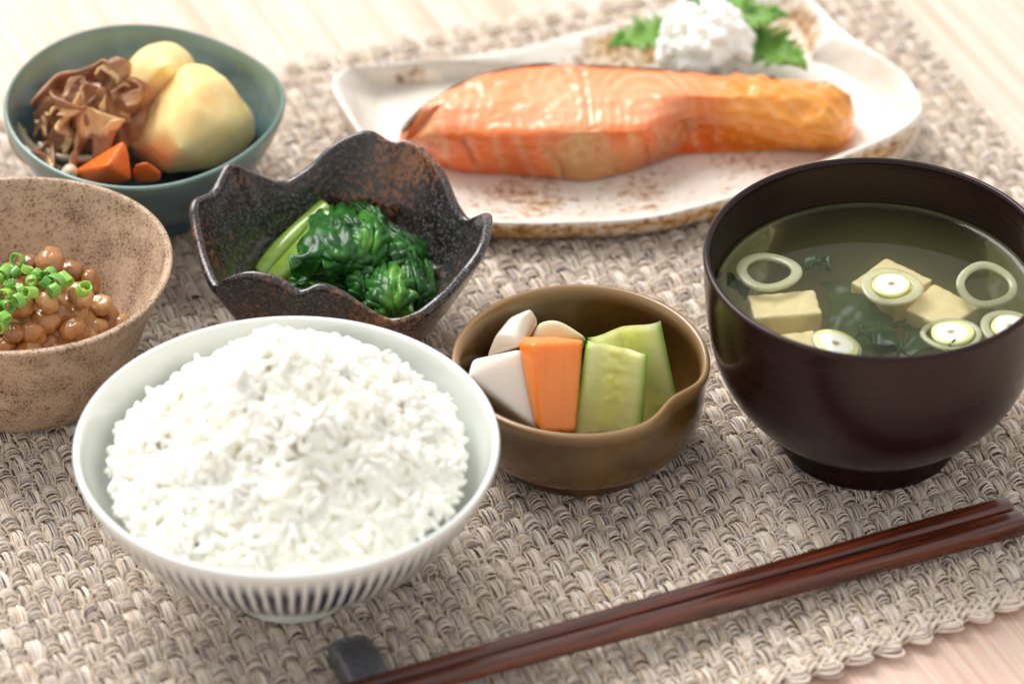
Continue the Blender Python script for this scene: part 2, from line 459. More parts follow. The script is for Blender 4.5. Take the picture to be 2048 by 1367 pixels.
Vs.append(bedV); allF = np.vstack(Fs).tolist()+[[q+6000*len(GV) for q in f] for f in bedF]
o = mesh('grain_mass', np.vstack(Vs), allF, RI.m, ric); o['kind'] = 'stuff'
md = o.modifiers.new('remesh', 'REMESH'); md.mode = 'VOXEL'; md.voxel_size = .00034; md.use_smooth_shade = True
n_g = 0
while n_g < 200:
    M, p = grain_pose()
    p[2] += .0016
    o = bpy.data.objects.new('rice_grain', gm); COL.objects.link(o); o.parent = ric
    o.matrix_local = Matrix.Translation(Vector(p)-ric.location) @ Matrix(M.tolist()).to_4x4()
    n_g += 1

# ================================================================== NATTO BOWL
ST = Mat('speckled_stoneware', rough=.55)
s1 = ST.noise(1650, 2, .6); s2 = ST.noise(120, 3); s3 = ST.noise(800, 2, .6)
base = ST.mix(ST.ramp(s2, [(.35, 0.0), (.65, 1.0)]), lin(178, 150, 124), lin(200, 172, 144))
thr = ST.math('ADD', s1, ST.math('MULTIPLY', ST.math('SUBTRACT', s2, .5), .28))
base = ST.mix(ST.ramp(thr, [(.36, 1.0), (.45, 0.0)]), base, lin(84, 62, 48))
base = ST.mix(ST.ramp(s3, [(.30, .8), (.40, 0.0)]), base, lin(110, 84, 66))
ST.set('Base Color', base); ST.bump(ST.noise(700, 3), .35, .0006); ST.set('Specular IOR Level', .45)
HN = .0405
P0, RN = ring_at(28, 529, 317, HN)
k, kz = RN/.046, HN/.0405
prof = [(0, .002), (.020, .002), (.0250, .0), (.0275, .0003), (.0300, .0022), (.0340, .0105), (.0385, .024), (.0435, .0355), (.0452, .0392), (.0458, .0401), (.0456, .0408), (.0447, .0411), (.0436, .0404), (.0405, .033), (.0355, .022), (.0300, .0125), (.024, .0075), (.014, .0058), (0, .0055)]
prof = [(a*k, b*kz) for a, b in prof]
nbw = thing('natto_bowl', (P0[0], P0[1], 0), 'sandy brown speckled stoneware bowl holding the beans', 'bowl')
def wob_n(r, z, T): return r*(1+.006*np.sin(2*T+1)+.004*np.sin(5*T)+.0025*np.sin(z*900)*(r > .02)), z+.0006*np.sin(3*T)*(z/.04)
V, F = lathe(prof, 140, 90, wob_n)
mesh('bowl_body', V+np.array(nbw.location), F, ST.m, nbw)
# natto beans
bean_cols = [lin(184, 128, 74), lin(166, 110, 62), lin(202, 152, 96), lin(150, 98, 54)]
BM = []
for q, c in enumerate(bean_cols):
    b = Mat('fermented_bean', c, rough=.16); b.sss(.25, (.0022, .0016, .001))
    b.set('Base Color', b.mix(b.ramp(b.noise(260, 3), [(.35, 0.0), (.7, 1.0)]), c, tuple(v*.68 for v in c)))
    b.bump(b.noise(420, 3), .22, .0008); b.set('Coat Weight', .6); b.set('Coat Roughness', .08); BM.append(b.m)
bmeshes = []
for q in range(6):
    sd = 100+q
    V, F = blob((0, 0, 0), (.0041, .0033, .0030), k=4, disp=lambda V, N: .0005*vnoise(V, 260, sd)+.00028*(1-2*np.abs(vnoise(V, 520, sd+1))))
    V[:, 2] += -.0006*np.exp(-((V[:, 0])/.0016)**2)*np.sign(V[:, 1])*0
    me = bpy.data.meshes.new('natto_bean'); me.from_pydata(V, [], F); me.materials.append(BM[q % 4])
    me.polygons.foreach_set('use_smooth', np.ones(len(me.polygons), bool)); bmeshes.append(me)
nc = np.array([P0[0], P0[1]])
def natto_h(x, y):
    r = math.hypot(x-nc[0]-.000, y-nc[1]+.001)/.0300
    return .014+.0185*max(0, 1-r**2.2)
# the large ones the photograph shows, placed first, then the ones behind and beneath
seen = [(100, 522, .034, 75, 4), (60, 533, .031, 20, 3), (142, 545, .027, 160, 5), (183, 562, .026, 120, 1), (198, 610, .022, 150, 2), (192, 655, .018, 20, 2), (143, 657, .025, 60, 0), (90, 690, .021, 170, 1), (95, 605, .033, 15, 2), (40, 615, .032, 30, 0), (25, 665, .028, 120, 5), (160, 590, .030, 130, 2), (120, 630, .027, 30, 1), (50, 650, .026, 150, 4), (10, 690, .024, 30, 0), (205, 668, .014, 60, 3), (172, 672, .018, 100, 2), (20, 545, .031, 170, 4), (215, 635, .016, 100, 1), (70, 570, .033, 100, 0)]
beans = []
bean_lab = {0: 'wrinkled tan soybean standing highest at the back of the heap', 1: 'brown soybean at the back left behind the scallions', 2: 'dark soybean at the back right below the highest one', 3: 'shiny dark soybean at the back right beside the lone scallion ring', 4: 'large shiny soybean at the right edge of the heap', 5: 'dull soybean low at the right side against the bowl wall', 6: 'big smooth oval soybean at the front right of the heap', 7: 'orange brown soybean lying crosswise at the front by the rim', 8: 'soybean just in front of the scallions in the middle', 10: 'large soybean at the front left near the photo edge', 12: 'yellowish split soybean in the front centre of the heap'}
def put_bean(p, rz, tilt, q, lab=None):
    for b in beans:
        d = np.linalg.norm(p-b)
        if d < .0046: return False
    o = bpy.data.objects.new('natto_bean', bmeshes[q % 6]); COL.objects.link(o); o.location = p
    o.rotation_euler = (rng.normal(0, .5), tilt, rz); s = rng.uniform(.82, 1.22); o.scale = (s*rng.uniform(.9, 1.15), s, s*rng.uniform(.88, 1.05))
    props(o, lab or 'plain brown fermented soybean packed among the others in the sticky heap', 'bean', 'fermented soybeans in the speckled bowl')
    beans.append(p); return True
for b_i, (px_, py_, z_, rz, q) in enumerate(seen): put_bean(at(px_, py_, z_), R(rz), rng.normal(0, .35), q, bean_lab.get(b_i))
tries = 0
while len(beans) < 104 and tries < 6000:
    tries += 1
    a, r = rng.uniform(0, 6.28), .0285*math.sqrt(rng.uniform(0, 1))
    x, y = nc[0]+r*math.cos(a), nc[1]+r*math.sin(a)
    put_bean(np.array([x, y, natto_h(x, y)-.0035]), rng.uniform(0, 6.28), rng.normal(0, .4), int(rng.integers(6)))
# sticky film that the beans sit in
NF = Mat('natto_film', lin(170, 128, 84), rough=.12); NF.sss(.2, (.003, .002, .001)); NF.bump(NF.noise(500, 3), .3, .001)
n = 60
gx, gy = np.meshgrid(np.linspace(-1, 1, n), np.linspace(-1, 1, n))
X = nc[0]+gx*np.sqrt(1-gy**2/2)*.0315; Yy = nc[1]+gy*np.sqrt(1-gx**2/2)*.0315
rr = np.hypot(X-nc[0], Yy-nc[1])/.030
Q = np.stack([X, Yy, 0*X], -1)
Z = .0060+.0215*np.clip(1-np.clip(rr, 0, 1)**2.2, 0, 1)+.0022*fbm(Q, 170, 9, 2)+.0035*(rr < .97)
V = np.stack([X, Yy, Z], -1).reshape(-1, 3)
o = mesh('natto_paste', V, grid_faces(n, n, False), NF.m)
props(o, 'stringy brown paste binding the beans in the speckled bowl', 'paste')
TS = Mat('sticky_thread', lin(226, 196, 150), rough=.12); TS.set('Alpha', .7)
parts = []
for q in range(70):
    i_, j_ = rng.integers(len(beans), size=2)
    A_, B_ = beans[i_], beans[j_]
    if not .004 < np.linalg.norm(A_-B_) < .012: continue
    m_ = (A_+B_)/2+np.array([0, 0, rng.uniform(.0005, .0025)])
    P = catmull([A_+[0, 0, .0026], m_+[0, 0, .0022], B_+[0, 0, .0026]], 10)
    parts.append(tube(P, rng.uniform(.00012, .0003), 5))
V, F = merge(parts); th_ = mesh('sticky_thread', V, F, TS.m, o); th_['kind'] = 'stuff'
# scallion rings on the natto
GSC = Mat('scallion_green', lin(92, 170, 46), rough=.25); GSC.sss(.25, (.002, .003, .001))
x, y, z = GSC.xyz()
an = GSC.math('ARCTAN2', y, x)
st = GSC.n('ShaderNodeTexNoise', {'Vector': GSC.n('ShaderNodeCombineXYZ', {0: GSC.math('MULTIPLY', an, 4.0), 1: 0.0, 2: GSC.math('MULTIPLY', z, 60.0)}).outputs[0], 'Scale': 2.5, 'Detail': 2}).outputs['Fac']
oi = GSC.n('ShaderNodeObjectInfo').outputs['Random']
cA = GSC.mix(oi, lin(112, 176, 34), lin(56, 128, 50))
cB = GSC.mix(oi, lin(190, 222, 110), lin(118, 180, 80))
GSC.set('Base Color', GSC.mix(GSC.ramp(st, [(.35, 0.0), (.65, 1.0)]), cA, cB))
def ring_mesh(name, ro, ri, h, m, oval=.85, n=28):
    th = np.linspace(0, 2*math.pi, n, endpoint=False)
    prof = [(ri, -h/2), (ro*.97, -h/2), (ro, -h*.42), (ro, h*.42), (ro*.97, h/2), (ri, h/2), (ri*.97, 0)]
    V = np.array([[(r*(1+.04*math.sin(2*t)))*math.cos(t), r*oval*math.sin(t), z+.0002*math.sin(3*t)] for r, z in prof for t in th])
    f = grid_faces(len(prof), n).tolist()
    f += [[(len(prof)-1)*n+j, (len(prof)-1)*n+(j+1) % n, (j+1) % n, j] for j in range(n)]
    me = bpy.data.meshes.new(name); me.from_pydata(V, [], f); me.materials.append(m)
    me.polygons.foreach_set('use_smooth', np.ones(len(me.polygons), bool)); return me
rings = [ring_mesh('scallion_ring', .0029, .0022, .0032, GSC.m, .8), ring_mesh('scallion_ring', .0025, .0018, .0050, GSC.m, .9), ring_mesh('scallion_ring', .0033, .0026, .0036, GSC.m, .65)]
rp = [(35, 520, 0), (10, 545, 1), (55, 540, 2), (75, 548, 0), (98, 548, 1), (112, 562, 2), (90, 565, 0), (130, 558, 1), (168, 578, 0), (20, 570, 2), (40, 580, 0), (10, 590, 1), (38, 600, 2), (60, 585, 1), (15, 612, 0), (28, 545, 1), (-10, 560, 0), (-20, 590, 2), (-15, 620, 1), (8, 636, 0), (-40, 570, 2), (-45, 610, 0), (-60, 585, 1), (108, 580, 0), (62, 562, 0), (-12, 528, 2), (0, 655, 1)]
for q, (a, b, c) in enumerate(rp):
    p = at(a, b, .0385-.00006*abs(b-575)-.00003*max(0, a-60)+.002*rng.random())
    o = bpy.data.objects.new('scallion_ring', rings[c]); COL.objects.link(o); o.location = p
    o.rotation_euler = (R(rng.uniform(20, 110)), R(rng.uniform(-60, 60)), rng.uniform(0, 6.28))
    s = rng.uniform(.62, .95); o.scale = (s, s, s)
    props(o, {8: 'lone scallion ring lying apart on the right of the beans', 7: 'short scallion tube at the right end of the scallion heap', 2: 'dark green scallion tube at the back of the scallion heap', 12: 'scallion ring facing up at the front of the scallion heap', 19: 'lowest scallion piece at the front left of the beans'}.get(q, 'bright green chopped scallion ring heaped among others on the brown beans'), 'scallion', 'chopped scallion rings on the beans')

# ================================================================== GREEN BOWL (simmered meat and potatoes)
GB = Mat('blue_green_glaze', rough=.28)
s1 = GB.noise(420, 3, .6); s2 = GB.noise(60, 3)
b = GB.mix(GB.ramp(s2, [(.35, 0.0), (.65, 1.0)]), lin(58, 86, 95), lin(88, 122, 135))
b = GB.mix(GB.ramp(s1, [(.60, 0.0), (.72, .75)]), b, lin(120, 112, 66))
z = GB.xyz()[2]
b = GB.mix(GB.ramp(z, [(.0335, 0.0), (.0352, .55)]), b, lin(128, 150, 128))
GB.set('Base Color', b); GB.bump(GB.noise(260, 3), .12, .0006); GB.set('Coat Weight', .25)
HG = .0375
P0, RG = ring_at(286, 205, 288, HG)
gcx = np.array([P0[0], P0[1], 0])
k = RG/.045
prof = [(0, .002), (.017, .002), (.0185, 0), (.0205, 0), (.0215, .002), (.0225, .0055), (.030, .0120), (.0375, .0215), (.0428, .0310), (.0447, .0362), (.0448, .0373), (.0441, .0379), (.0432, .0372), (.0405, .0305), (.0350, .0205), (.0270, .0125), (.016, .0085), (0, .0075)]
prof = [(a*k, b*HG/.0376) for a, b in prof]
gb = thing('stew_bowl', gcx, 'blue green glazed bowl holding simmered beef and potatoes', 'bowl')
def wob_g(r, z, T):
    s = (z/.0375)
    f = 1+s*(.030*np.cos(2*(T-R(100)))+.014*np.cos(3*T+.6)+.012*np.cos(4*T+.3))
    return r*f, z+s**2*(.0012*np.cos(2*T+.5)+.0007*np.cos(3*T))
V, F = lathe(prof, 140, 90, wob_g)
mesh('bowl_body', V+gcx, F, GB.m, gb)
# potatoes
PO = Mat('simmered_potato', rough=.3); PO.sss(.6, (.010, .0055, .0016))
n1 = PO.noise(90, 4); n2 = PO.noise(620, 2)
c = PO.mix(PO.ramp(n1, [(.35, 0.0), (.7, 1.0)]), lin(251, 226, 164), lin(245, 208, 132))
c = PO.mix(PO.ramp(n2, [(.66, 0.0), (.74, .6)]), c, lin(250, 234, 190))
PO.set('Base Color', c); PO.bump(PO.noise(380, 4), .12, .001)
pts = [at(258, 292, .022), at(268, 312, .015), at(345, 140, .046), at(372, 124, .047), at(410, 126, .046), at(448, 150, .044), at(478, 190, .038), at(512, 235, .030), at(516, 275, .022), at(490, 310, .018), at(430, 342, .018), at(330, 350, .016), at(330, 250, .041), at(400, 220, .046), at(440, 250, .040),
       at(380, 180, .050), at(300, 200, .030), at(360, 300, .036), at(440, 300, .010), at(400, 180, .012), at(300, 330, .008), at(480, 220, .012)]
o = hull('potato', pts, PO.m, voxel=.0009, smooth=40, noise=(.012, .0014))
props(o, 'large peeled golden potato chunk at the front right of the blue green bowl', 'potato')
pts = [at(248, 128, .040), at(285, 92, .045), at(325, 80, .046), at(352, 84, .045), at(385, 108, .041), at(398, 140, .036), at(270, 200, .035), at(380, 200, .035), at(255, 170, .022), at(330, 130, .052), at(395, 180, .015), at(300, 150, .012), at(255, 220, .010), at(380, 230, .010)]
o = hull('potato', pts, PO.m, voxel=.0009, smooth=40, noise=(.012, .0012))
props(o, 'pale yellow potato piece behind the larger one in the blue green bowl', 'potato')
# carrots
CA = Mat('simmered_carrot', rough=.25); CA.sss(.2, (.002, .001, .0006))
CA.set('Base Color', CA.mix(CA.noise(160, 3), lin(240, 122, 46), lin(228, 96, 26))); CA.bump(CA.noise(500, 2), .08, .0006)
pts = [at(150, 340, .030), at(248, 280, .041), at(256, 300, .038), at(264, 360, .031), at(180, 368, .028), at(215, 330, .041), at(230, 375, .020), at(150, 365, .020), at(256, 330, .018), at(200, 320, .016)]
o = hull('carrot_chunk', pts, CA.m, voxel=.0008, smooth=14)
props(o, 'larger wedge of orange carrot at the front rim of the blue green bowl', 'carrot')
pts = [at(262, 352, .030), at(268, 328, .037), at(295, 322, .038), at(326, 346, .032), at(322, 362, .027), at(280, 366, .026), at(280, 345, .018), at(318, 350, .016), at(265, 360, .018)]
o = hull('carrot_chunk', pts, CA.m, voxel=.0008, smooth=14)
props(o, 'small orange carrot piece beside the front potato in the blue green bowl', 'carrot')
# beef slices: thin folded ribbons
BF = Mat('simmered_beef', rough=.32); BF.sss(.2, (.003, .0015, .001))
n1 = BF.noise(130, 4, .6); n2 = BF.noise(500, 3)
vc = BF.vcol()
c = BF.mix(BF.ramp(n1, [(.35, 0.0), (.65, 1.0)]), lin(142, 98, 66), lin(190, 144, 106))
fat = BF.mix(n2, lin(220, 164, 88), lin(236, 208, 164))
sepf = BF.n('ShaderNodeSeparateColor', {'Color': vc}).outputs[0]
BF.set('Base Color', BF.mix(BF.ramp(BF.math('ADD', sepf, BF.math('MULTIPLY', BF.math('SUBTRACT', n1, .5), 1.0)), [(.48, 0.0), (.66, 1.0)]), c, fat))
BF.bump(n2, .25, .0008); BF.set('Coat Weight', .12)
def slice_of(path, width, wdir, ruffle, seed, fatside=1):
    """path: 3D centre points; width m; wdir list of width directions"""
    nu, nv = 56, 18
    P = catmull(path, nu); Wd = catmull(wdir, nu); Wd /= np.linalg.norm(Wd, axis=1)[:, None]
    t = np.gradient(P, axis=0); t /= np.linalg.norm(t, axis=1)[:, None]+1e-9
    N = np.cross(t, Wd); N /= np.linalg.norm(N, axis=1)[:, None]+1e-9
    v = np.linspace(-1, 1, nv); u = np.linspace(0, 1, nu)
    wv = width*(.8+.25*np.sin(3*u*math.pi+seed))
    V = P[:, None]+Wd[:, None]*(v[None, :, None]*wv[:, None, None]/2)
    ph = vnoise(np.stack([u*5+seed, u*0, u*0+seed], -1), 1.0, seed)
    ruf = .75*ruffle*(np.sin(u[:, None]*9+seed+2*v[None]+2.5*ph[:, None])*(.3+.7*np.abs(v[None])**1.5))
    Q = V.reshape(-1, 3)
    ruf = ruf+.0018*fbm(Q, 130, seed, 2).reshape(nu, nv)
    V = V+N[:, None]*ruf[..., None]
    f = np.clip(.35+1.1*vnoise(np.stack(np.broadcast_arrays(u[:, None]*2.3+seed*3.3, v[None]*1.2, 0*u[:, None]), -1), 1.0, seed+5)-(.35 if fatside < 0 else 0), 0, 1)
    C = np.repeat(f.reshape(-1)[:, None], 3, 1)
    return V.reshape(-1, 3), grid_faces(nu, nv, False), C
def beef(px_pts, width, wd, ruffle, seed, label, fs=1):
    path = [at(a, b, c) for a, b, c in px_pts]
    V, F, C = slice_of(path, width, np.array(wd, float), ruffle, seed, fs)
    o = mesh('beef_slice', V, F, BF.m, color=C)
    md = o.modifiers.new('thick', 'SOLIDIFY'); md.thickness = .0008; md.offset = 0
    md = o.modifiers.new('sub', 'SUBSURF'); md.levels = 1; md.render_levels = 1
    props(o, label, 'beef', 'folded slices of beef in the blue green bowl')
U_, D_, A_, L_ = (0, .2, 1), (0, 1, .4), (1, .3, .1), (.4, -.8, .5)
beef([(68, 215, .032), (95, 185, .038), (150, 160, .043), (215, 145, .045), (262, 165, .042), (296, 205, .033)], .022, [(0, .8, -.6), (0, .7, -.7), (0, .5, -.8), (.1, .5, -.8), (.5, .5, -.6), (.7, .4, -.5)], .0012, 1, 'broad smooth brown slice of beef across the back of the meat heap', -1)
beef([(190, 190, .041), (215, 165, .044), (205, 140, .049), (225, 128, .051), (245, 150, .047), (232, 175, .043)], .009, [A_, (.8, .2, .6), (.5, .6, .3), A_, (.7, .6, 0), A_], .0010, 2, 'golden fatty curl of beef standing at the top of the meat heap', 1)
beef([(70, 250, .030), (95, 222, .036), (130, 215, .038), (150, 235, .034), (120, 255, .034), (85, 262, .030)], .010, [U_, (0, .5, .8), (.3, .2, .8), U_, (0, .6, .6), U_], .0012, 3, 'reddish brown looped slice of beef on the left of the meat heap', 1)
beef([(130, 200, .040), (165, 195, .042), (180, 220, .038), (170, 245, .036), (200, 255, .034), (212, 230, .038)], .014, [(.2, .7, .5), U_, (.4, .3, .8), U_, (0, .6, .7), U_], .0014, 4, 'crinkled strip of beef in the middle of the meat heap', 1)
beef([(235, 190, .040), (262, 195, .040), (285, 220, .034), (278, 250, .030), (245, 262, .028), (225, 240, .032)], .015, [(.3, .6, .6), U_, (.6, 0, .7), U_, (0, .6, .7), U_], .0016, 5, 'curled slice of beef against the front potato', -1)
beef([(100, 290, .028), (120, 268, .032), (140, 285, .030), (125, 305, .026), (100, 300, .025)], .010, [U_, U_, (.3, .5, .7), U_, U_], .0018, 6, 'pale fatty crumpled beef scrap above the noodles', 1)
beef([(150, 300, .030), (160, 262, .034), (190, 250, .036), (218, 270, .034), (220, 300, .030), (185, 312, .028)], .017, [(.2, .8, .4), U_, (.4, .3, .8), (.6, .2, .6), U_, (0, .7, .6)], .0013, 7, 'light tan cupped slice of beef above the larger carrot wedge', 1)
beef([(85, 325, .026), (100, 345, .026), (95, 310, .026), (70, 318, .026)], .008, [U_, (.3, .2, .8), U_, U_], .0016, 8, 'ragged beef shred by the left front rim of the blue green bowl', 1)
beef([(140, 225, .036), (170, 215, .039), (205, 205, .041), (235, 225, .036), (260, 228, .034)], .010, [(0, .5, .7), (.2, .6, .6), U_, (0, .6, .7), U_], .0018, 9, 'ruffled dark strip of beef under the golden curl', -1)
beef([(130, 195, .043), (140, 175, .045), (152, 155, .047), (168, 165, .046), (160, 190, .043)], .0035, [A_, (.8, .3, .4), A_, (.6, .6, .2), A_], .0006, 10, 'thin golden loop of beef fat at the top left of the heap', 1)
labs = ['frayed beef shred folded over the middle of the heap', 'small curled beef shred near the back potato', 'twisted beef shred at the left of the heap', 'short pale beef shred between the folded slices', 'ragged strip of beef low in the centre of the heap', 'narrow beef strip leaning on the front potato', 'beef crumb lying over the noodles']
for q, (a_, b_, c_) in enumerate([(150, 205, .042), (250, 178, .043), (100, 245, .036)]):
    p0 = np.array([a_, b_]); an0 = rng.uniform(0, 6.28)
    pp = [(a_+22*math.cos(an0+t_*1.3)*(.4+t_*.3)*1.2, b_+16*math.sin(an0+t_*1.3)*(.4+t_*.3), c_+rng.normal(0, .0012)) for t_ in range(5)]
    beef(pp, rng.uniform(.005, .009), [rng.normal(0, .6, 3)+[0, .2, .8] for _ in range(5)], .0016, 20+q, labs[q], int(rng.choice([-1, 1])))
V, F = blob(at(175, 235, .022), (.0155, .015, .011), k=5, disp=lambda V, N: .003*fbm(V, 140, 31, 3))
o = mesh('beef_slice', V, F, BF.m, color=np.zeros((len(V), 3)))
props(o, 'dark packed beef beneath the folded slices in the blue green bowl', 'beef', 'folded slices of beef in the blue green bowl')
# noodles and onion
NO = Mat('yam_noodle', lin(150, 138, 112), rough=.15); NO.sss(.5, (.003, .003, .002)); NO.set('Coat Weight', .5)
npaths = [[(15, 230, .032), (35, 255, .029), (55, 285, .026), (90, 312, .024), (150, 320, .025), (210, 322, .024)],
          [(22, 262, .027), (28, 290, .024), (50, 318, .022), (85, 328, .022), (130, 330, .022)],
          [(45, 262, .026), (52, 290, .025), (70, 315, .024), (110, 330, .023), (160, 332, .022)],
          [(80, 290, .027), (110, 312, .027), (150, 318, .027), (190, 318, .026)],
          [(40, 285, .026), (60, 306, .025), (95, 322, .025), (120, 342, .024)]]
for q, pp in enumerate(npaths):
    V, F = tube(catmull([at(*p) for p in pp], 40), .0013, 10)
    o = mesh('yam_noodle', V, F, NO.m)
    props(o, ['grey translucent noodle reaching up the left wall of the blue green bowl', 'outermost short grey noodle along the left front wall', 'grey noodle curving between two others under the beef', 'topmost grey noodle under the pale beef scrap', 'grey noodle ending at the front beside the carrot'][q], 'noodle', 'translucent noodles in the blue green bowl')
ON = Mat('simmered_onion', lin(226, 204, 176), rough=.15); ON.sss(.6, (.004, .003, .002))
V, F = tube(catmull([at(128, 352, .028), at(140, 338, .030), at(150, 350, .028)], 20), .0022, 10, .6)
o = mesh('onion_piece', V, F, ON.m); props(o, 'small translucent onion sliver left of the larger carrot wedge', 'onion')

# ================================================================== DARK PETAL BOWL
DK = Mat('iron_brown_glaze', rough=.25)
s1 = DK.noise(620, 3, .65); s2 = DK.noise(34, 2); s3 = DK.noise(1100, 2, .6)
x, y, z = DK.xyz()
brown = DK.math('ADD', s1, DK.math('MULTIPLY', DK.math('SUBTRACT', s2, .5), .95))
b = DK.ramp(brown, [(.42, lin(24, 18, 18)), (.55, lin(52, 33, 27)), (.66, lin(122, 76, 46)), (.82, lin(152, 98, 62))])
gl = DK.math('MULTIPLY', DK.ramp(s3, [(.52, 0.0), (.62, 1.0)]), DK.ramp(s2, [(.40, 1.0), (.55, .15)]))
b = DK.mix(DK.math('MULTIPLY', gl, .5), b, lin(120, 118, 122))
DK.set('Base Color', b); DK.set('Roughness', DK.ramp(s1, [(.35, .18), (.7, .42)]))
DK.bump(DK.math('ADD', s1, DK.math('MULTIPLY', s3, .5)), .22, .0007); DK.set('Specular IOR Level', .6); DK.set('Coat Weight', .35); DK.set('Coat Roughness', .09)
rim_px = [(735, 264, .047), (785, 287, .044), (822, 283, .0445), (880, 335, .041), (912, 405, .036), (938, 440, .0335), (962, 434, .036), (980, 432, .041), (970, 490, .042), (932, 545, .040), (885, 595, .039), (838, 632, .036), (785, 645, .0325), (735, 622, .0345), (690, 592, .0385), (640, 574, .0405), (597, 587, .039), (555, 560, .0415), (500, 547, .042), (455, 558, .0385), (430, 574, .0345), (408, 530, .0365), (388, 455, .0405), (386, 405, .044), (422, 385, .0425), (455, 330, .046), (500, 343, .042), (562, 366, .036), (610, 340, .0385), (665, 290, .0445)]
rim = np.array([at(a, b, c) for a, b, c in rim_px])
rim = catmull(rim, 400, True)
dc = np.array([rim[:, 0].mean(), rim[:, 1].mean(), 0])
rim = resample(rim, 220)
db = thing('petal_bowl', dc, 'dark brown flower shaped bowl with wavy petal rim', 'bowl')
rel = rim-dc
rr = np.hypot(rel[:, 0], rel[:, 1]); ur = rel[:, :2]/rr[:, None]; zr = rel[:, 2]-.0005; rr = rr-.0022
rmean = rr.mean()
TH = .0030
rows = []
# inner profile t: floor 0 -> rim 1
def inner(t):
    rad = np.where(t < .42, t/.42*.58, .58+(t-.42)/.58*.42)   # fraction of radius
    hh = np.where(t < .42, .06*(t/.42)**2, .06+.94*((t-.42)/.58)**1.25)
    return rad, hh
ts = np.linspace(0, 1, 46)
base_r = rmean*1.0
for t in ts:
    ra, hh = inner(np.array(t))
    blend = sstep(.35, 1, t)
    r_ = ra*(base_r*(1-blend)+rr*blend)
    zf = .0085
    zz = zf+(zr-zf)*hh
    zz = zz+.0013*math.sin(t*60)*(t > .38)*(t < .80)*math.exp(-((t-.55)/.16)**2)
    rows.append(np.stack([dc[0]+ur[:, 0]*r_, dc[1]+ur[:, 1]*r_, np.broadcast_to(zz, rr.shape)], -1))
inner_rows = rows
# lip: half circle outwards
lip = []
for a in np.linspace(25, 155, 6):
    o_ = TH/2*(1-math.cos(R(a))); h_ = TH/2*math.sin(R(a))*.8
    lip.append(np.stack([dc[0]+ur[:, 0]*(rr+o_), dc[1]+ur[:, 1]*(rr+o_), zr+h_], -1))
outer_rows = []
for t in ts[::-1]:
    ra, hh = inner(np.array(t)); blend = sstep(.35, 1, t)
    r_ = ra*(base_r*(1-blend)+rr*blend)+TH*(1+.2*(1-t))
    zz = .0055+(zr-.0055)*hh-.0008
    if r_.max() < .0235: break
    outer_rows.append(np.stack([dc[0]+ur[:, 0]*r_, dc[1]+ur[:, 1]*r_, np.broadcast_to(zz, rr.shape)], -1))
foot = []
for fr, fz in ((.0232, .0045), (.0228, .001), (.0220, 0.0), (.0195, 0.0), (.0185, .0025), (.001, .003)):
    foot.append(np.stack([dc[0]+ur[:, 0]*fr, dc[1]+ur[:, 1]*fr, np.full(len(rr), fz)], -1))
allr = inner_rows+lip+outer_rows+foot
V = np.vstack(allr); F = grid_faces(len(allr), len(rr))[:, ::-1]
Q = V-dc
V = V+np.stack([0*Q[:, 0], 0*Q[:, 0], .0005*vnoise(Q, 110, 4)*np.clip(Q[:, 2]/.02, 0, 1)], -1)
o = mesh('bowl_body', V, F, DK.m, db)
# dark broth in the dish
BR = Mat('soy_broth', lin(40, 24, 12), rough=.04); BR.set('Specular IOR Level', .6)
th = np.linspace(0, 2*math.pi, 64, endpoint=False)
rows = [np.stack([dc[0]+r*np.cos(th), dc[1]+r*np.sin(th), np.full(64, zq)], -1) for r, zq in ((.0005, .0118), (.012, .0118), (.0235, .0118), (.0262, .0121))]
o = mesh('seasoning_broth', np.vstack(rows), grid_faces(4, 64), BR.m)
props(o, 'shallow pool of dark soy broth under the greens in the petal bowl', 'broth')
# spinach
SPM = Mat('boiled_spinach_leaf', rough=.2)
n1 = SPM.math('ADD', SPM.noise(110, 4, .6), SPM.math('MULTIPLY', SPM.math('SUBTRACT', SPM.n('ShaderNodeObjectInfo').outputs['Random'], .5), .22)); n2 = SPM.noise(420, 3)
c = SPM.ramp(n1, [(.30, lin(20, 62, 20)), (.48, lin(38, 96, 30)), (.64, lin(78, 138, 40)), (.80, lin(136, 180, 62))])
SPM.set('Base Color', c); SPM.sss(.15, (.001, .003, .0007)); SPM.bump(n2, .2, .0005); SPM.set('Roughness', .3); SPM.set('Specular IOR Level', .4)
STM = Mat('boiled_spinach_stem', rough=.2)
tc = STM.n('ShaderNodeMapping', {'Vector': STM.co(), 'Rotation': (0, 0, R(-52)), 'Scale': (60, 700, 700)}).outputs[0]
STM.set('Base Color', STM.mix(STM.noise(1.0, 3, .5, tc), lin(98, 146, 40), lin(168, 194, 84))); STM.sss(.3, (.002, .003, .001)); STM.set('Coat Weight', .5)
sp = thing('boiled_spinach', (dc[0], dc[1], .0115), 'bundle of boiled dark green spinach with pale stems in the petal bowl', 'greens')
def ridged(scale, seed, amp, stretch=(1, 1, 1)):
    def f(V, N):
        Q = V*np.asarray(stretch)
        return amp*(1-2*np.abs(vnoise(Q, scale, seed)))+amp*.5*(1-2*np.abs(vnoise(Q, scale*2.2, seed+3)))
    return f
def leafmass(c, rad, rot, seed, amp=.0012, st=(1, 1, 1), sc=170):
    V, F = blob(c, rad, rot, 5, ridged(sc, seed, amp, st)); return mesh('leaf', V, F, SPM.m, sp)
leafmass(at(672, 528, .018), (.0110, .0130, .0080), (0, 0, R(38)), 1, .0010, (1, .5, 1))
leafmass(at(652, 566, .0155), (.0125, .0070, .0062), (0, R(0), R(5)), 2, .0008, (.35, 1, 3.2), 300)
leafmass(at(740, 480, .021), (.0075, .0100, .0068), (0, 0, R(20)), 3, .0012)
leafmass(at(795, 516, .018), (.0110, .0078, .0072), (0, R(15), R(-20)), 4, .0010, (.4, 1.6, 1), 260)
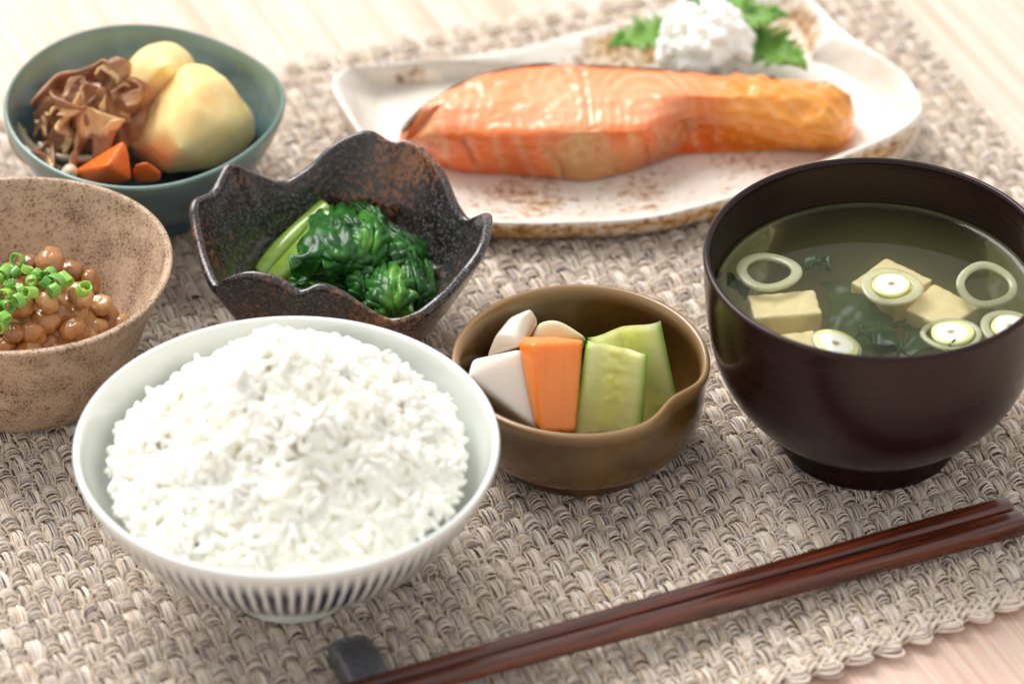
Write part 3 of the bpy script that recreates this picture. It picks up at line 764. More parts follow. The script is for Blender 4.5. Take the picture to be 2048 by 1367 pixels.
leafmass(at(790, 585, .0165), (.0085, .0125, .0075), (R(-10), 0, R(12)), 5, .0010, (1.6, .4, 1), 260)
leafmass(at(830, 564, .014), (.0070, .0130, .0064), (0, 0, R(10)), 6, .0010, (2.4, .3, 1), 300)
leafmass(at(738, 550, .0175), (.0080, .0085, .0072), (0, 0, R(30)), 7, .0011)
def leafsheet(px_pts, width, wd, ruffle, seed, fold=.0011):
    path = [at(*p) for p in px_pts]
    nu, nv = 64, 34
    P = catmull(path, nu); Wd = catmull(np.array(wd, float), nu); Wd /= np.linalg.norm(Wd, axis=1)[:, None]
    t = np.gradient(P, axis=0); t /= np.linalg.norm(t, axis=1)[:, None]+1e-9
    N = np.cross(t, Wd); N /= np.linalg.norm(N, axis=1)[:, None]+1e-9
    N *= np.sign(N[:, 2:3]+1e-9)
    v = np.linspace(-1, 1, nv); u = np.linspace(0, 1, nu)
    wv = width*(np.clip(np.sin(math.pi*(.10+.84*u)), 0, 1)**.4)*(1+.12*np.sin(u*17+seed))
    V = P[:, None]+Wd[:, None]*(v[None, :, None]*wv[:, None, None]/2)
    side = np.abs(v)[None]
    fr_ = vnoise(np.stack([u*6, 0*u, 0*u+seed], -1), 1.0, seed)
    # pleats that fan out from the midrib, ruffled margin, creased midrib
    ple = np.sin((u[:, None]*1.0+side*.35)*34+2.2*fr_[:, None]+seed+1.7*np.sign(v[None]))
    ruf = -.0030*side**2+.6*ruffle*ple*(.25+.75*side**1.5)-.0007*np.exp(-(v[None]/.07)**2)
    V = V+N[:, None]*ruf[..., None]; Q = V.reshape(-1, 3); Nq = np.repeat(N, nv, 0)
    uv_ = np.stack(np.broadcast_arrays(u[:, None]*2.2, v[None]*3.4+.9*np.sin(u[:, None]*4+seed), 0*u[:, None]+seed*3.1), -1).reshape(-1, 3)
    Q = Q+Nq*(.75*fold*(1-2*np.abs(vnoise(uv_, 1.0, seed)))+.28*fold*(1-2*np.abs(vnoise(uv_*[1.6, 2.4, 1], 1.0, seed+9)))+.00025*vnoise(Q, 500, seed))[:, None]
    o = mesh('leaf', Q, grid_faces(nu, nv, False), SPM.m, sp)
    md = o.modifiers.new('thick', 'SOLIDIFY'); md.thickness = .0005
X3 = [(1, .2, 0)]*4
leafsheet([(668, 412, .030), (668, 455, .033), (648, 505, .032), (622, 545, .0245)], .019, X3, .0004, 1, .0009)
leafsheet([(712, 425, .029), (705, 470, .034), (700, 515, .031), (690, 548, .025)], .017, [(1, .1, -.2)]*4, .0006, 2, .0010)
leafsheet([(740, 425, .030), (748, 465, .034), (742, 510, .030), (745, 565, .021)], .013, [(1, .2, -.3)]*4, .0011, 3)
leafsheet([(762, 455, .030), (792, 478, .0305), (822, 505, .027), (856, 545, .018)], .014, [(.2, 1, 0)]*4, .0009, 4)
leafsheet([(775, 530, .027), (780, 570, .0275), (788, 610, .024), (782, 648, .016)], .014, X3, .0010, 5)
leafsheet([(815, 520, .026), (828, 560, .0255), (832, 600, .021), (818, 640, .014)], .012, [(1, .1, -.3)]*4, .0008, 6)
leafsheet([(648, 470, .0285), (632, 500, .0265), (608, 532, .020), (588, 560, .014)], .009, [(1, .4, -.4)]*4, .0009, 7)
leafsheet([(690, 440, .033), (720, 455, .034), (745, 470, .0325), (765, 490, .029)], .012, [(.1, 1, 0)]*4, .0011, 8)
leafsheet([(730, 520, .027), (728, 550, .026), (735, 580, .0235), (750, 610, .018)], .010, [(1, .3, -.1)]*4, .0012, 9)
leafsheet([(800, 480, .029), (818, 510, .0275), (838, 540, .0235), (850, 580, .017)], .010, [(.6, .7, -.2)]*4, .0007, 10)
leafsheet([(765, 560, .0255), (760, 590, .025), (765, 620, .021), (770, 650, .015)], .009, [(1, .2, 0)]*4, .0010, 11)
leafsheet([(700, 412, .028), (735, 425, .0305), (760, 440, .0305), (775, 465, .027)], .009, [(.2, 1, .2)]*4, .0011, 12)
leafsheet([(610, 545, .021), (640, 548, .0225), (670, 552, .0225), (705, 560, .021)], .006, [(.1, .3, -1)]*4, .0006, 13)
leafsheet([(600, 565, .0175), (640, 570, .019), (680, 575, .019), (715, 582, .017)], .006, [(.1, .3, -1)]*4, .0006, 14)
for q, (pp, r_) in enumerate([([(512, 552, .014), (560, 505, .020), (610, 455, .025), (655, 412, .029)], .0046), ([(545, 560, .016), (590, 515, .022), (630, 470, .027), (662, 430, .030)], .0040), ([(520, 545, .017), (575, 480, .024), (640, 418, .028)], .0030)]):
    P = catmull([at(*p) for p in pp], 30)
    V, F = tube(P, r_*(1.1-.35*np.linspace(0, 1, 30)), 16, .6)
    mesh('stem', V, F, STM.m, sp)

# ================================================================== PICKLE BOWL
PB = Mat('amber_brown_glaze', rough=.24)
s1 = PB.noise(70, 3); s2 = PB.noise(600, 2)
x, y, z = PB.xyz()
b = PB.mix(PB.ramp(s1, [(.35, 0.0), (.68, 1.0)]), lin(74, 47, 19), lin(98, 70, 27))
b = PB.mix(PB.ramp(z, [(.0292, 0.0), (.0308, .85)]), b, lin(152, 120, 78))
PB.set('Base Color', b); PB.set('Coat Weight', .4); PB.set('Coat Roughness', .08); PB.bump(PB.noise(220, 3), .06, .0006)
HP = .0318
P0, RP = ring_at(1161, 716, 257, HP)
pc = np.array([P0[0], P0[1], 0]); k = RP/.03635
prof = [(0, .0022), (.020, .0022), (.0215, .0004), (.0228, 0), (.0242, .0006), (.0250, .0028), (.0252, .0042), (.0280, .0060), (.0325, .0100), (.0345, .0150), (.0352, .0200), (.0356, .0255), (.0362, .0290), (.0365, .0305), (.0363, .0313), (.0354, .0317), (.0345, .0312), (.0338, .0295), (.0332, .025), (.0325, .018), (.0308, .0115), (.0270, .0072), (.018, .0056), (0, .0052)]
prof = [(a*k, b*HP/.0316) for a, b in prof]
pb = thing('pickle_bowl', pc, 'small olive brown glazed bowl with pinched spout holding pickled vegetables', 'bowl')
def wob_p(r, z, T):
    s = np.clip(z/HP, 0, 1)
    d = np.angle(np.exp(1j*(T-R(-37))))
    pin = np.exp(-(d/R(16))**2)
    bul = np.exp(-((d-R(22))/R(12))**2)
    f = 1-.100*pin*s**2.5+.012*bul*s
    return r*f*(1+.004*np.cos(2*T)), z+s**4*(.0006*pin)
V, F = lathe(prof, 200, 100, wob_p)
mesh('bowl_body', V+pc, F, PB.m, pb)
# pickles
DP = Mat('pickled_daikon', lin(236, 228, 216), rough=.15); DP.sss(.8, (.006, .005, .004)); DP.set('Coat Weight', .4)
def on_plane(px_, py_, A, B, C_):
    n_ = np.cross(B-A, C_-A); d_ = at(px_, py_, 0)-CAM
    return CAM+d_*((A-CAM) @ n_)/(d_ @ n_)
o = hull('pickled_daikon', [at(934, 752, .033), at(945, 718, .035), at(1040, 698, .036), at(1075, 712, .034), at(1078, 860, .019), at(1060, 880, .010), at(1000, 850, .010), at(960, 720, .012), at(1050, 720, .012)], DP.m, voxel=.0006, smooth=22)
props(o, 'white pickled daikon block at the left front of the pickle bowl', 'pickle')
CP = Mat('pickled_carrot', rough=.22); CP.sss(.5, (.005, .0020, .0007)); CP.set('Coat Weight', .35)
gv = CP.n('ShaderNodeMapping', {'Vector': CP.co(), 'Scale': (500, 60, 60)}).outputs[0]
CP.set('Base Color', CP.mix(CP.noise(1.0, 3, .5, gv), lin(255, 156, 66), lin(240, 122, 34))); CP.bump(CP.noise(1.0, 3, .6, gv), .15, .0005)
cA, cB, cC = at(1066, 688, .041), at(1166, 684, .0395), at(1084, 862, .0215)
cD = on_plane(1152, 862, cA, cB, cC)
o = hull('pickled_carrot', [at(1037, 686, .038), at(1046, 673, .0385), at(1105, 672, .0395), at(1166, 679, .039), cA, cB, cC, cD, at(1060, 842, .0195), at(1130, 880, .010), at(1062, 700, .016), at(1150, 720, .014)], CP.m, voxel=.0005, smooth=14)
props(o, 'orange pickled carrot stick standing in the middle of the pickle bowl', 'pickle')
# cucumbers
CF = Mat('pickled_cucumber_flesh', rough=.15); CF.sss(.6, (.004, .005, .002)); CF.set('Coat Weight', .5)
nn = CF.noise(240, 3); CF.set('Base Color', CF.mix(CF.ramp(nn, [(.35, 0.0), (.65, 1.0)]), CF.vcol(), CF.mix(.5, CF.vcol(), lin(226, 232, 160)))); CF.bump(CF.noise(420, 3), .25, .0008)
CS = Mat('pickled_cucumber_skin', rough=.25)
CS.set('Base Color', CS.mix(CS.noise(300, 3), lin(30, 84, 28), lin(84, 146, 50))); CS.set('Coat Weight', .4)
def cucumber(corner_px, depth_dir, thick, label, curve=.0018, seed=0):
    """flat cut face given by 4 pixel corners TL,TR,BR,BL (x,y,z); rounded green back behind it"""
    TL, TR, BR, BL = [at(*c) for c in corner_px]
    n_u, n_v = 36, 40
    u = np.linspace(0, 1, n_u)[None]; v_ = np.linspace(0, 1, n_v)[:, None]
    Pm = ((1-u)[..., None]*(1-v_)[..., None]*TL+u[..., None]*(1-v_)[..., None]*TR+u[..., None]*v_[..., None]*BR+(1-u)[..., None]*v_[..., None]*BL)
    nrm = np.cross(TR-TL, BL-TL); nrm /= np.linalg.norm(nrm)
    if nrm @ (CAM-TL) < 0: nrm = -nrm
    groove = -curve*np.exp(-((u-.5)/.16)**2)+.0004*np.sin(u*16)
    seedb = .00035*vnoise(np.stack([u*9+0*v_, v_*16+0*u, 0*u+0*v_+seed], -1), 1.0, seed)*np.exp(-((u-.5)/.25)**2)
    edge = -.0006*(np.exp(-(u/.03)**2)+np.exp(-((1-u)/.03)**2))
    top = -.0012*np.exp(-(v_/.025)**2)
    front = Pm+nrm*((groove+seedb+edge+top)[..., None])
    colv = (BL-TL)/np.linalg.norm(BL-TL)
    back = Pm-nrm*((thick*np.sqrt(np.clip(1-(2*u-1)**2, 0, 1))+.0004+0*v_)[..., None])+colv*((.9*thick*np.sqrt(np.clip(1-(2*u-1)**2, 0, 1))*np.clip(1-3*v_, 0, 1))[..., None])
    pale, yel, gr = np.array(lin(246, 255, 176)), np.array(lin(250, 250, 120)), np.array(lin(160, 224, 78))
    wc = np.exp(-((u-.5)/.24)**2)[..., None]; we = (np.exp(-(u/.07)**2)+np.exp(-((1-u)/.07)**2))[..., None]
    C = pale*(1-wc)+yel*wc*.75+pale*wc*.25; C = C*(1-we)+gr*we; C = np.broadcast_to(C, Pm.shape)
    mid = (TL+TR+BR+BL)/4
    root = thing('pickled_cucumber', (mid[0], mid[1], .0075), label, 'pickle')
    Fg = grid_faces(n_v, n_u, False)
    mesh('flesh', front.reshape(-1, 3), Fg, CF.m, root, color=C.reshape(-1, 3))
    # skin with closed top and bottom
    ring = np.concatenate([back.reshape(-1, 3)])
    mesh('skin', ring, Fg[:, ::-1], CS.m, root)
    q = n_u
    for e in (0, -1):
        fs = [[i, i+1, q+i+1, q+i] if e == 0 else [i, q+i, q+i+1, i+1] for i in range(q-1)]
        mesh('cut_end', np.concatenate([front[e], back[e]]), fs, CF.m, root, color=np.concatenate([C[e], C[e]*.9]))
    q = n_v
    for e in (0, -1):
        fs = [[i, q+i, q+i+1, i+1] if e == 0 else [i, i+1, q+i+1, q+i] for i in range(q-1)]
        mesh('skin_edge', np.concatenate([front[:, e], back[:, e]]), fs, CS.m, root)
    return root
cucumber([(1172, 682, .040), (1294, 710, .038), (1284, 862, .014), (1146, 866, .014)], None, .006, 'pickled cucumber spear with flat cut face at the front of the pickle bowl', .0012, 1)
cucumber([(1176, 678, .036), (1322, 645, .040), (1362, 830, .010), (1290, 890, .004)], None, .007, 'wide pickled cucumber piece with pointed green corner at the back right of the pickle bowl', .0030, 2)
EG = Mat('pickled_eggplant', rough=.18); EG.sss(.7, (.005, .004, .003)); EG.set('Coat Weight', .4)
EG.set('Base Color', EG.mix(EG.noise(150, 3), lin(206, 196, 176), lin(176, 160, 140)))
o = hull('pickled_turnip', [at(972, 715, .026), at(990, 670, .032), at(1020, 632, .035), at(1062, 614, .037), at(1078, 640, .034), at(1045, 690, .032), at(1060, 700, .022), at(985, 700, .016), at(1040, 660, .018), at(1070, 690, .012)], EG.m, voxel=.0006, smooth=30)
props(o, 'greyish pickled turnip wedge with pointed tip at the back left of the pickle bowl', 'pickle')
EG2 = Mat('pickled_turnip_pale', lin(216, 212, 180), rough=.18); EG2.sss(.7, (.005, .004, .003)); EG2.set('Coat Weight', .4)
o = hull('pickled_turnip', [at(1058, 680, .030), at(1075, 645, .034), at(1105, 637, .035), at(1130, 645, .034), at(1176, 675, .030), at(1170, 700, .022), at(1060, 700, .020), at(1110, 660, .016), at(1150, 690, .012), at(1080, 690, .012)], EG2.m, voxel=.0006, smooth=30)
props(o, 'rounded pale yellow pickled turnip slice behind the carrot stick', 'pickle')

# ================================================================== SOUP BOWL
LQ = Mat('dark_lacquer', rough=.16)
x, y, z = LQ.xyz()
gv = LQ.n('ShaderNodeCombineXYZ', {0: LQ.math('MULTIPLY', LQ.math('ARCTAN2', y, x), .6), 1: 0.0, 2: LQ.math('MULTIPLY', z, 1500.0)}).outputs[0]
gn = LQ.noise(1.0, 3, .6, gv)
LQ.set('Base Color', LQ.mix(LQ.ramp(gn, [(.35, 0.0), (.7, 1.0)]), lin(22, 9, 8), lin(44, 18, 15)))
LQ.bump(gn, .10, .0003); LQ.set('Roughness', LQ.ramp(gn, [(.3, .15), (.7, .30)])); LQ.set('Specular IOR Level', .3)
HS = .065
P0, RS = ring_at(1757, 509, 351, HS)
sc_ = np.array([P0[0], P0[1], 0]); k = RS/.0472
prof = [(0, .003), (.0200, .003), (.0225, 0), (.0238, 0), (.0246, .0008), (.0248, .0065), (.0262, .0088), (.0320, .0130), (.0385, .0205), (.0430, .030), (.0452, .040), (.0463, .050), (.0470, .0605), (.0472, .0628), (.0469, .0637), (.0462, .0640), (.0455, .0636), (.0450, .062), (.0445, .054), (.0434, .043), (.0412, .032), (.0365, .0220), (.030, .0155), (.020, .0120), (0, .0115)]
prof = [(a*k, b*HS/.064) for a, b in prof]
sb = thing('soup_bowl', sc_, 'dark brown lacquered soup bowl with clear soup inside', 'bowl')
V, F = lathe(prof, 180, 130)
mesh('bowl_body', V+sc_, F, LQ.m, sb)
# broth: closed volume
ZS = .0498
inn = np.array([(a, b) for a, b in prof[17:]])[::-1]      # from centre to rim
zz_ = inn[:, 1]; rs_ = inn[:, 0]
def r_in(z): return np.interp(z, zz_, rs_)
lv = np.linspace(.0122, ZS, 16)
pr = [(0, .0122)]+[(float(r_in(z))-.0004, float(z)) for z in lv[1:]]
rl = float(r_in(ZS))
pr += [(rl-.0002, ZS+.0011), (rl-.0009, ZS+.0004), (rl-.0020, ZS+.0001), (rl-.004, ZS), (rl*.5, ZS), (0, ZS)]
V, F = lathe(pr, 128)
SO = bpy.data.materials.new('miso_broth'); SO.use_nodes = True
t = SO.node_tree; t.nodes.clear()
out = t.nodes.new('ShaderNodeOutputMaterial')
fr = t.nodes.new('ShaderNodeFresnel'); fr.inputs[0].default_value = 1.36
tr = t.nodes.new('ShaderNodeBsdfTransparent'); tr.inputs[0].default_value = (1, 1, 1, 1)
gl = t.nodes.new('ShaderNodeBsdfGlossy'); gl.inputs['Roughness'].default_value = .02
mx = t.nodes.new('ShaderNodeMixShader')
t.links.new(fr.outputs[0], mx.inputs[0]); t.links.new(tr.outputs[0], mx.inputs[1]); t.links.new(gl.outputs[0], mx.inputs[2]); t.links.new(mx.outputs[0], out.inputs['Surface'])
pv = t.nodes.new('ShaderNodeVolumePrincipled'); pv.inputs['Color'].default_value = (*lin(220, 220, 160), 1); pv.inputs['Density'].default_value = 16
pv.inputs['Anisotropy'].default_value = .2
t.links.new(pv.outputs[0], out.inputs['Volume'])
o = mesh('miso_soup', V+sc_, F, SO)
props(o, 'cloudy greenish clear soup filling the dark lacquered bowl', 'soup')
TF = Mat('tofu', lin(251, 234, 180), rough=.35); TF.sss(.15, (.003, .0025, .0015)); TF.bump(TF.noise(500, 3), .1, .0006)
def tofu(cx, cy, ztop, sx, sy, sz, rz, label):
    c = at(cx, cy, ztop); m = rotm(0, 0, R(rz))
    P = np.array([(a*sx/2, b*sy/2, d) for a in (-1, 1) for b in (-1, 1) for d in (-sz, 0)]) @ m.T+c
    P = P+rng.normal(0, .0005, P.shape)
    o = hull('tofu_cube', P, TF.m, voxel=.0006, smooth=4, noise=(.004, .0008))
    props(o, label, 'tofu')
tofu(1572, 606, .0462, .0195, .012, .016, 10, 'tofu cube under the surface at the front left of the soup')
tofu(1784, 560, .0448, .0165, .0165, .016, 45, 'tofu cube with its corner showing behind the central scallion slice')
tofu(1888, 612, .0455, .0155, .0145, .016, 52, 'tofu cube at the right of the soup below the tilted scallion ring')
tofu(1590, 690, .0430, .013, .012, .012, 5, 'tofu piece hidden low at the front of the soup')
# scallion rings and slices
SR = Mat('white_scallion', rough=.2); SR.sss(.5, (.003, .003, .002)); SR.set('Coat Weight', .4); SR.set('Alpha', .5)
SR.set('Base Color', SR.mix(SR.noise(900, 2), lin(226, 226, 192), lin(196, 198, 156)))
SW = Mat('white_scallion_core', rough=.2); SW.sss(.4, (.003, .003, .002))
x, y, z = SW.xyz(); rd = SW.math('SQRT', SW.math('ADD', SW.math('MULTIPLY', x, x), SW.math('MULTIPLY', y, y)))
rdn = SW.math('ADD', rd, SW.math('MULTIPLY', SW.math('SUBTRACT', SW.noise(500, 3), .5), .0014))
SW.set('Base Color', SW.ramp(SW.math('MULTIPLY', rdn, 100), [(.05, lin(168, 150, 112)), (.16, lin(236, 238, 222)), (.45, lin(244, 246, 234)), (.52, lin(216, 220, 110)), (.60, lin(228, 232, 176))]))
def ringpart(ro, ri, h, oval, c, rot):
    th = np.linspace(0, 2*math.pi, 48, endpoint=False); f1, f2 = rng.uniform(0, 6, 2)
    rm, hw = (ro+ri)/2, (ro-ri)/2
    a = np.linspace(0, 2*math.pi, 12, endpoint=False)
    V = np.array([[(rm+hw*np.sign(math.cos(q))*abs(math.cos(q))**.7)*math.cos(t)*(1+.05*math.sin(2*t+f1)+.025*math.sin(3*t+f2)), (rm+hw*np.sign(math.cos(q))*abs(math.cos(q))**.7)*oval*math.sin(t)*(1+.03*math.sin(3*t+f1)), .0003*math.sin(2*t+f2)+h/2*np.sign(math.sin(q))*abs(math.sin(q))**.7] for q in a for t in th])
    F = grid_faces(12, 48).tolist()+[[11*48+j, 11*48+(j+1) % 48, (j+1) % 48, j] for j in range(48)]
    return V @ rotm(*rot).T+c, F
def disc(r, h, c, rot, egg=0):
    th = np.linspace(0, 2*math.pi, 40, endpoint=False)
    rows = [(0.0002, h/2), (r*.5, h/2*1.02), (r*.9, h/2), (r, h*.25), (r, -h*.25), (r*.9, -h/2), (.0002, -h/2)]
    f1 = rng.uniform(0, 6)
    V = np.array([[q*math.cos(t)*(1+egg*math.cos(t)+.04*math.sin(2*t+f1)), q*math.sin(t)*(1-egg*.5+.03*math.sin(3*t+f1)), z] for q, z in rows for t in th])
    return V @ rotm(*rot).T+c, grid_faces(len(rows), 40)
def sring(cx, cy, ro, ri, label, rot=(0, 0, 0), dz=0.0, oval=1.0):
    c = at(cx, cy, ZS+dz-.0003); V, F = ringpart(ro, ri, .0014, oval, c, rot)
    o = mesh('scallion_slice', V, F, SR.m, origin=c); props(o, label, 'scallion')
sring(1537, 543, .0092, .0060, 'empty translucent scallion ring at the left edge of the soup', (0, 0, 0))
sring(1974, 570, .0085, .0060, 'tilted empty scallion ring at the right edge of the soup', (R(14), R(6), R(-20)))
def score(cx, cy, r, ro, label, rot=(0, 0, 0), egg=0, dz=.0001):
    c = at(cx, cy, ZS+dz)
    root = thing('scallion_slice', c, label, 'scallion')
    V, F = disc(r, .0014, c, rot, egg); o = mesh('core', V, F, SW.m, root)
    V, F = ringpart(ro, r*1.04, .0012, 1.0, c+np.array([0, 0, -.0004]), rot); mesh('outer_layer', V, F, SR.m, root)
    return root
score(1783, 571, .0056, .0090, 'white round scallion slice with loose outer rings at the centre of the soup')
score(1902, 667, .0064, .0084, 'egg shaped white scallion slice at the front right of the soup', (R(-4), 0, R(10)), .10)
score(2022, 656, .0058, .0086, 'white scallion slice touching the right edge of the soup', (0, R(5), R(-25)))
score(1672, 690, .0066, .0074, 'white scallion slice half hidden behind the front rim of the soup bowl', (R(0), R(14), 0), 0, -.001)
# seaweed
WK = Mat('wakame', rough=.3); WK.set('Base Color', WK.mix(WK.noise(200, 3), lin(22, 46, 22), lin(62, 88, 44))); WK.set('Specular IOR Level', .2)
def seaweed(px_pts, width, wd, seed, label):
    path = [at(*p) for p in px_pts]
    V, F, C = slice_of(path, width, np.array(wd, float), .0012, seed)
    o = mesh('seaweed_piece', V, F, WK.m)
    md = o.modifiers.new('thick', 'SOLIDIFY'); md.thickness = .0004
    props(o, label, 'seaweed', 'seaweed pieces in the soup')
seaweed([(1690, 560, .040), (1700, 600, .041), (1720, 640, .041), (1740, 680, .042), (1760, 710, .044)], .018, [(1, .2, .1)]*5, 3, 'broad sheet of dark seaweed under the middle of the soup')
seaweed([(1715, 662, .0462), (1755, 668, .0472), (1790, 684, .0472), (1795, 712, .046)], .010, [(.3, 1, 0)]*4, 4, 'notched olive seaweed leaf near the surface at the front of the soup')
seaweed([(1610, 528, .0455), (1635, 520, .0470), (1660, 530, .0445)], .006, [(.2, 1, .2)]*3, 5, 'small dark seaweed scrap between the left ring and the central slice')
seaweed([(1462, 560, .0450), (1478, 572, .0470), (1500, 582, .045)], .005, [(.2, 1, .2)]*3, 6, 'dark seaweed scrap below the left scallion ring')
seaweed([(1800, 640, .041), (1840, 660, .042), (1850, 700, .043)], .014, [(1, .5, 0)]*3, 7, 'dim seaweed piece below the right tofu cube')
seaweed([(1898, 700, .0495), (1906, 690, .0500), (1915, 697, .0485)], .004, [(0, 1, .3)]*3, 8, 'tiny green seaweed tip poking out in front of the egg shaped scallion slice')

# ================================================================== FISH PLATE
PL = Mat('ash_glazed_plate', rough=.25)
s1 = PL.noise(330, 4, .65); s2 = PL.noise(38, 3); s3 = PL.noise(130, 4, .6)
c0 = PL.mix(PL.ramp(s3, [(.3, 0.0), (.7, 1.0)]), lin(238, 234, 226), lin(226, 216, 200))
iron = PL.math('ADD', PL.math('ADD', s1, PL.math('MULTIPLY', PL.math('SUBTRACT', s2, .5), .9)), PL.math('MULTIPLY', PL.vcol(), .46))
c1 = PL.ramp(iron, [(.70, 0.0), (.82, .5), (1.0, 1.0)])
PL.set('Base Color', PL.mix(c1, c0, PL.mix(PL.ramp(s1, [(.4, 0.0), (.65, 1.0)]), lin(216, 172, 108), lin(140, 88, 42))))
PL.bump(PL.math('ADD', s3, PL.math('MULTIPLY', s1, .3)), .12, .0012); PL.set('Coat Weight', .35); PL.set('Coat Roughness', .1)
op = [(690, 136, .016), (664, 163, .0165), (674, 195, .016), (728, 278, .013), (800, 357, .011), (880, 415, .010), (985, 445, .0095), (1150, 446, .0095), (1296, 436, .0098), (1414, 408, .0105), (1560, 363, .012), (1700, 308, .015), (1790, 268, .018), (1838, 230, .020), (1843, 205, .020), (1815, 155, .0185), (1750, 103, .017), (1721, 86, .016), (1622, -4, .016), (1580, -38, .017), (1530, -45, .017), (1390, 0, .014), (1250, 40, .0125), (1126, 73, .012), (1016, 100, .013), (850, 122, .0145), (760, 131, .0155)]
ro = resample(catmull(np.array([at(*p) for p in op]), 600, True), 300)
sp0, sp1 = at(800, 200, 0)[:2], at(1620, 150, 0)[:2]
tt = np.clip(((ro[:, :2]-sp0) @ (sp1-sp0))/((sp1-sp0) @ (sp1-sp0)), 0.0, 1)
spine = sp0+tt[:, None]*(sp1-sp0)
d = spine-ro[:, :2]; dist = np.linalg.norm(d, axis=1); dn = d/dist[:, None]
ZP = .0058
rows = []; masks = []
frontness = sstep(-.2, .6, -dn[:, 1]*-1)   # front rim: inward direction points to +y
frontness = np.clip(dn[:, 1], 0, 1)
backness = np.clip(-dn[:, 1], 0, 1)
def ringrow(off, z, m):
    o_ = np.minimum(off, dist*.98); rows.append(np.column_stack([ro[:, :2]+dn*o_[:, None], z])); masks.append(m)
zr = ro[:, 2]; one = np.ones_like(zr)
for fr in (1.0, .8, .6, .4): rows.append(np.column_stack([ro[:, :2]+dn*(dist*fr)[:, None], one*.0012])); masks.append(one*0)
ringrow(.010, one*.0006, one*0); ringrow(.0065, one*.0, one*0); ringrow(.0045, zr*.08, frontness*.6)
ringrow(.0022, zr*.35, frontness*.9); ringrow(.0008, zr*.72, frontness*.9); ringrow(0.0, zr*.94, frontness*.5)
ringrow(.0006, zr*1.0, frontness*.1-.2); ringrow(.0016, zr*.995, frontness*.1-.1); ringrow(.0028, zr*.95, .2*frontness)
for off, q in ((.0055, .72), (.009, .42), (.013, .18), (.018, .05)): ringrow(off, ZP+(zr-ZP)*q, .34*frontness+.55*backness*sstep(0, .03, ro[:, 0]))
for fr in (.45, .55, .65, .75, .85, .93, 1.0):
    f_ = np.maximum(fr, np.minimum(.018/dist+.05, 1)); rows.append(np.column_stack([ro[:, :2]+dn*(dist*f_)[:, None], one*ZP])); masks.append((.25*frontness+.45*backness)*(1-fr)*1.6+.0)
V = np.vstack(rows); C = np.clip(np.concatenate(masks), -.5, 1)
plc = np.array([V[:, 0].mean(), V[:, 1].mean(), 0])
V[:, 2] += .0005*vnoise(V, 45, 8)*(V[:, 2] > .003)
lw = lambda a, b, s: np.exp(-((V[:, :2]-at(a, b, .006)[:2])**2).sum(1)/s**2)
C = C+.55*lw(1560, 100, .020)+.5*lw(1080, 400, .022)+.4*lw(1240, 70, .018)-.5*lw(1760, 190, .03)-.3*lw(740, 190, .03)
o = mesh('fish_plate', V, grid_faces(len(rows), 300), PL.m, origin=plc, color=np.repeat(C[:, None], 3, 1))
props(o, 'long off-white ceramic plate with rusty brown specks under the salmon', 'plate')

# salmon
top_px = [(806, 278, .016), (822, 245, .023), (845, 215, .027), (880, 188, .0285), (950, 152, .0295), (1040, 131, .0295), (1120, 126, .029), (1190, 130, .0285), (1270, 134, .028), (1360, 140, .027), (1450, 150, .0255), (1540, 153, .0245), (1610, 160, .0235), (1670, 175, .0225), (1702, 192, .021), (1706, 205, .020),
          (1706, 225, .018), (1698, 250, .0165), (1670, 262, .018), (1600, 252, .0205), (1520, 240, .0215), (1450, 232, .0220), (1395, 225, .0228), (1340, 240, .0240), (1290, 258, .0250), (1230, 262, .0255), (1170, 262, .0255), (1090, 268, .0255), (1000, 272, .025), (920, 270, .0245), (860, 268, .0225), (828, 272, .019)]
bot_px = [(806, 285, .010), (815, 255, .009), (840, 240, .008), (880, 222, .0075), (950, 205, .007), (1040, 195, .007), (1120, 190, .007), (1190, 190, .007), (1270, 190, .007), (1360, 190, .007), (1450, 195, .007), (1540, 200, .007), (1610, 205, .007), (1670, 222, .007), (1702, 240, .007), (1704, 262, .007),
          (1698, 280, .0065), (1685, 297, .0065), (1655, 303, .0065), (1590, 299, .0065), (1520, 292, .0065), (1450, 287, .0065), (1395, 294, .0065), (1345, 312, .0062), (1290, 334, .0060), (1235, 350, .0060), (1175, 362, .0060), (1090, 356, .0060), (1000, 350, .0060), (920, 344, .0060), (862, 326, .0062), (828, 302, .0065)]
NS = 420
top = catmull(np.array([at(*p) for p in top_px]), NS, True); bot = catmull(np.array([at(*p) for p in bot_px]), NS, True)
pxl = catmull(np.array([p[:2] for p in top_px], float), NS, True)
s0, s1_, s2_ = at(900, 215, .028)[:2], at(1300, 195, .028)[:2], at(1640, 210, .023)[:2]
def spine_pt(P):
    best = None
    for a, b in ((s0, s1_), (s1_, s2_)):
        t_ = np.clip(((P-a) @ (b-a))/((b-a) @ (b-a)), 0, 1); q = a+t_[:, None]*(b-a); dd = np.linalg.norm(P-q, axis=1)
        if best is None: best = (q, dd)
        else:
            m_ = (dd < best[1])[:, None]; best = (np.where(m_, q, best[0]), np.minimum(dd, best[1]))
    return best[0]
spn = spine_pt(top[:, :2])
spnb = spine_pt(bot[:, :2])
rows = []; reg = []
rows.append(np.column_stack([spnb, np.full(NS, .0064)])); reg.append(np.full(NS, -1.))
rows.append(bot*[1, 1, 0]+[0, 0, .0062]); reg.append(np.full(NS, 0.))
for q in np.linspace(0, 1, 26)[1:-1]:
    bul = .0016*math.sin(math.pi*q)
    P = bot*(1-q)+(top-[0, 0, .0018])*q; dirv = P[:, :2]-spn; dirv = dirv/(np.linalg.norm(dirv, axis=1)[:, None]+1e-6)
    P = P.copy(); P[:, :2] += dirv*bul; rows.append(P); reg.append(np.full(NS, q))
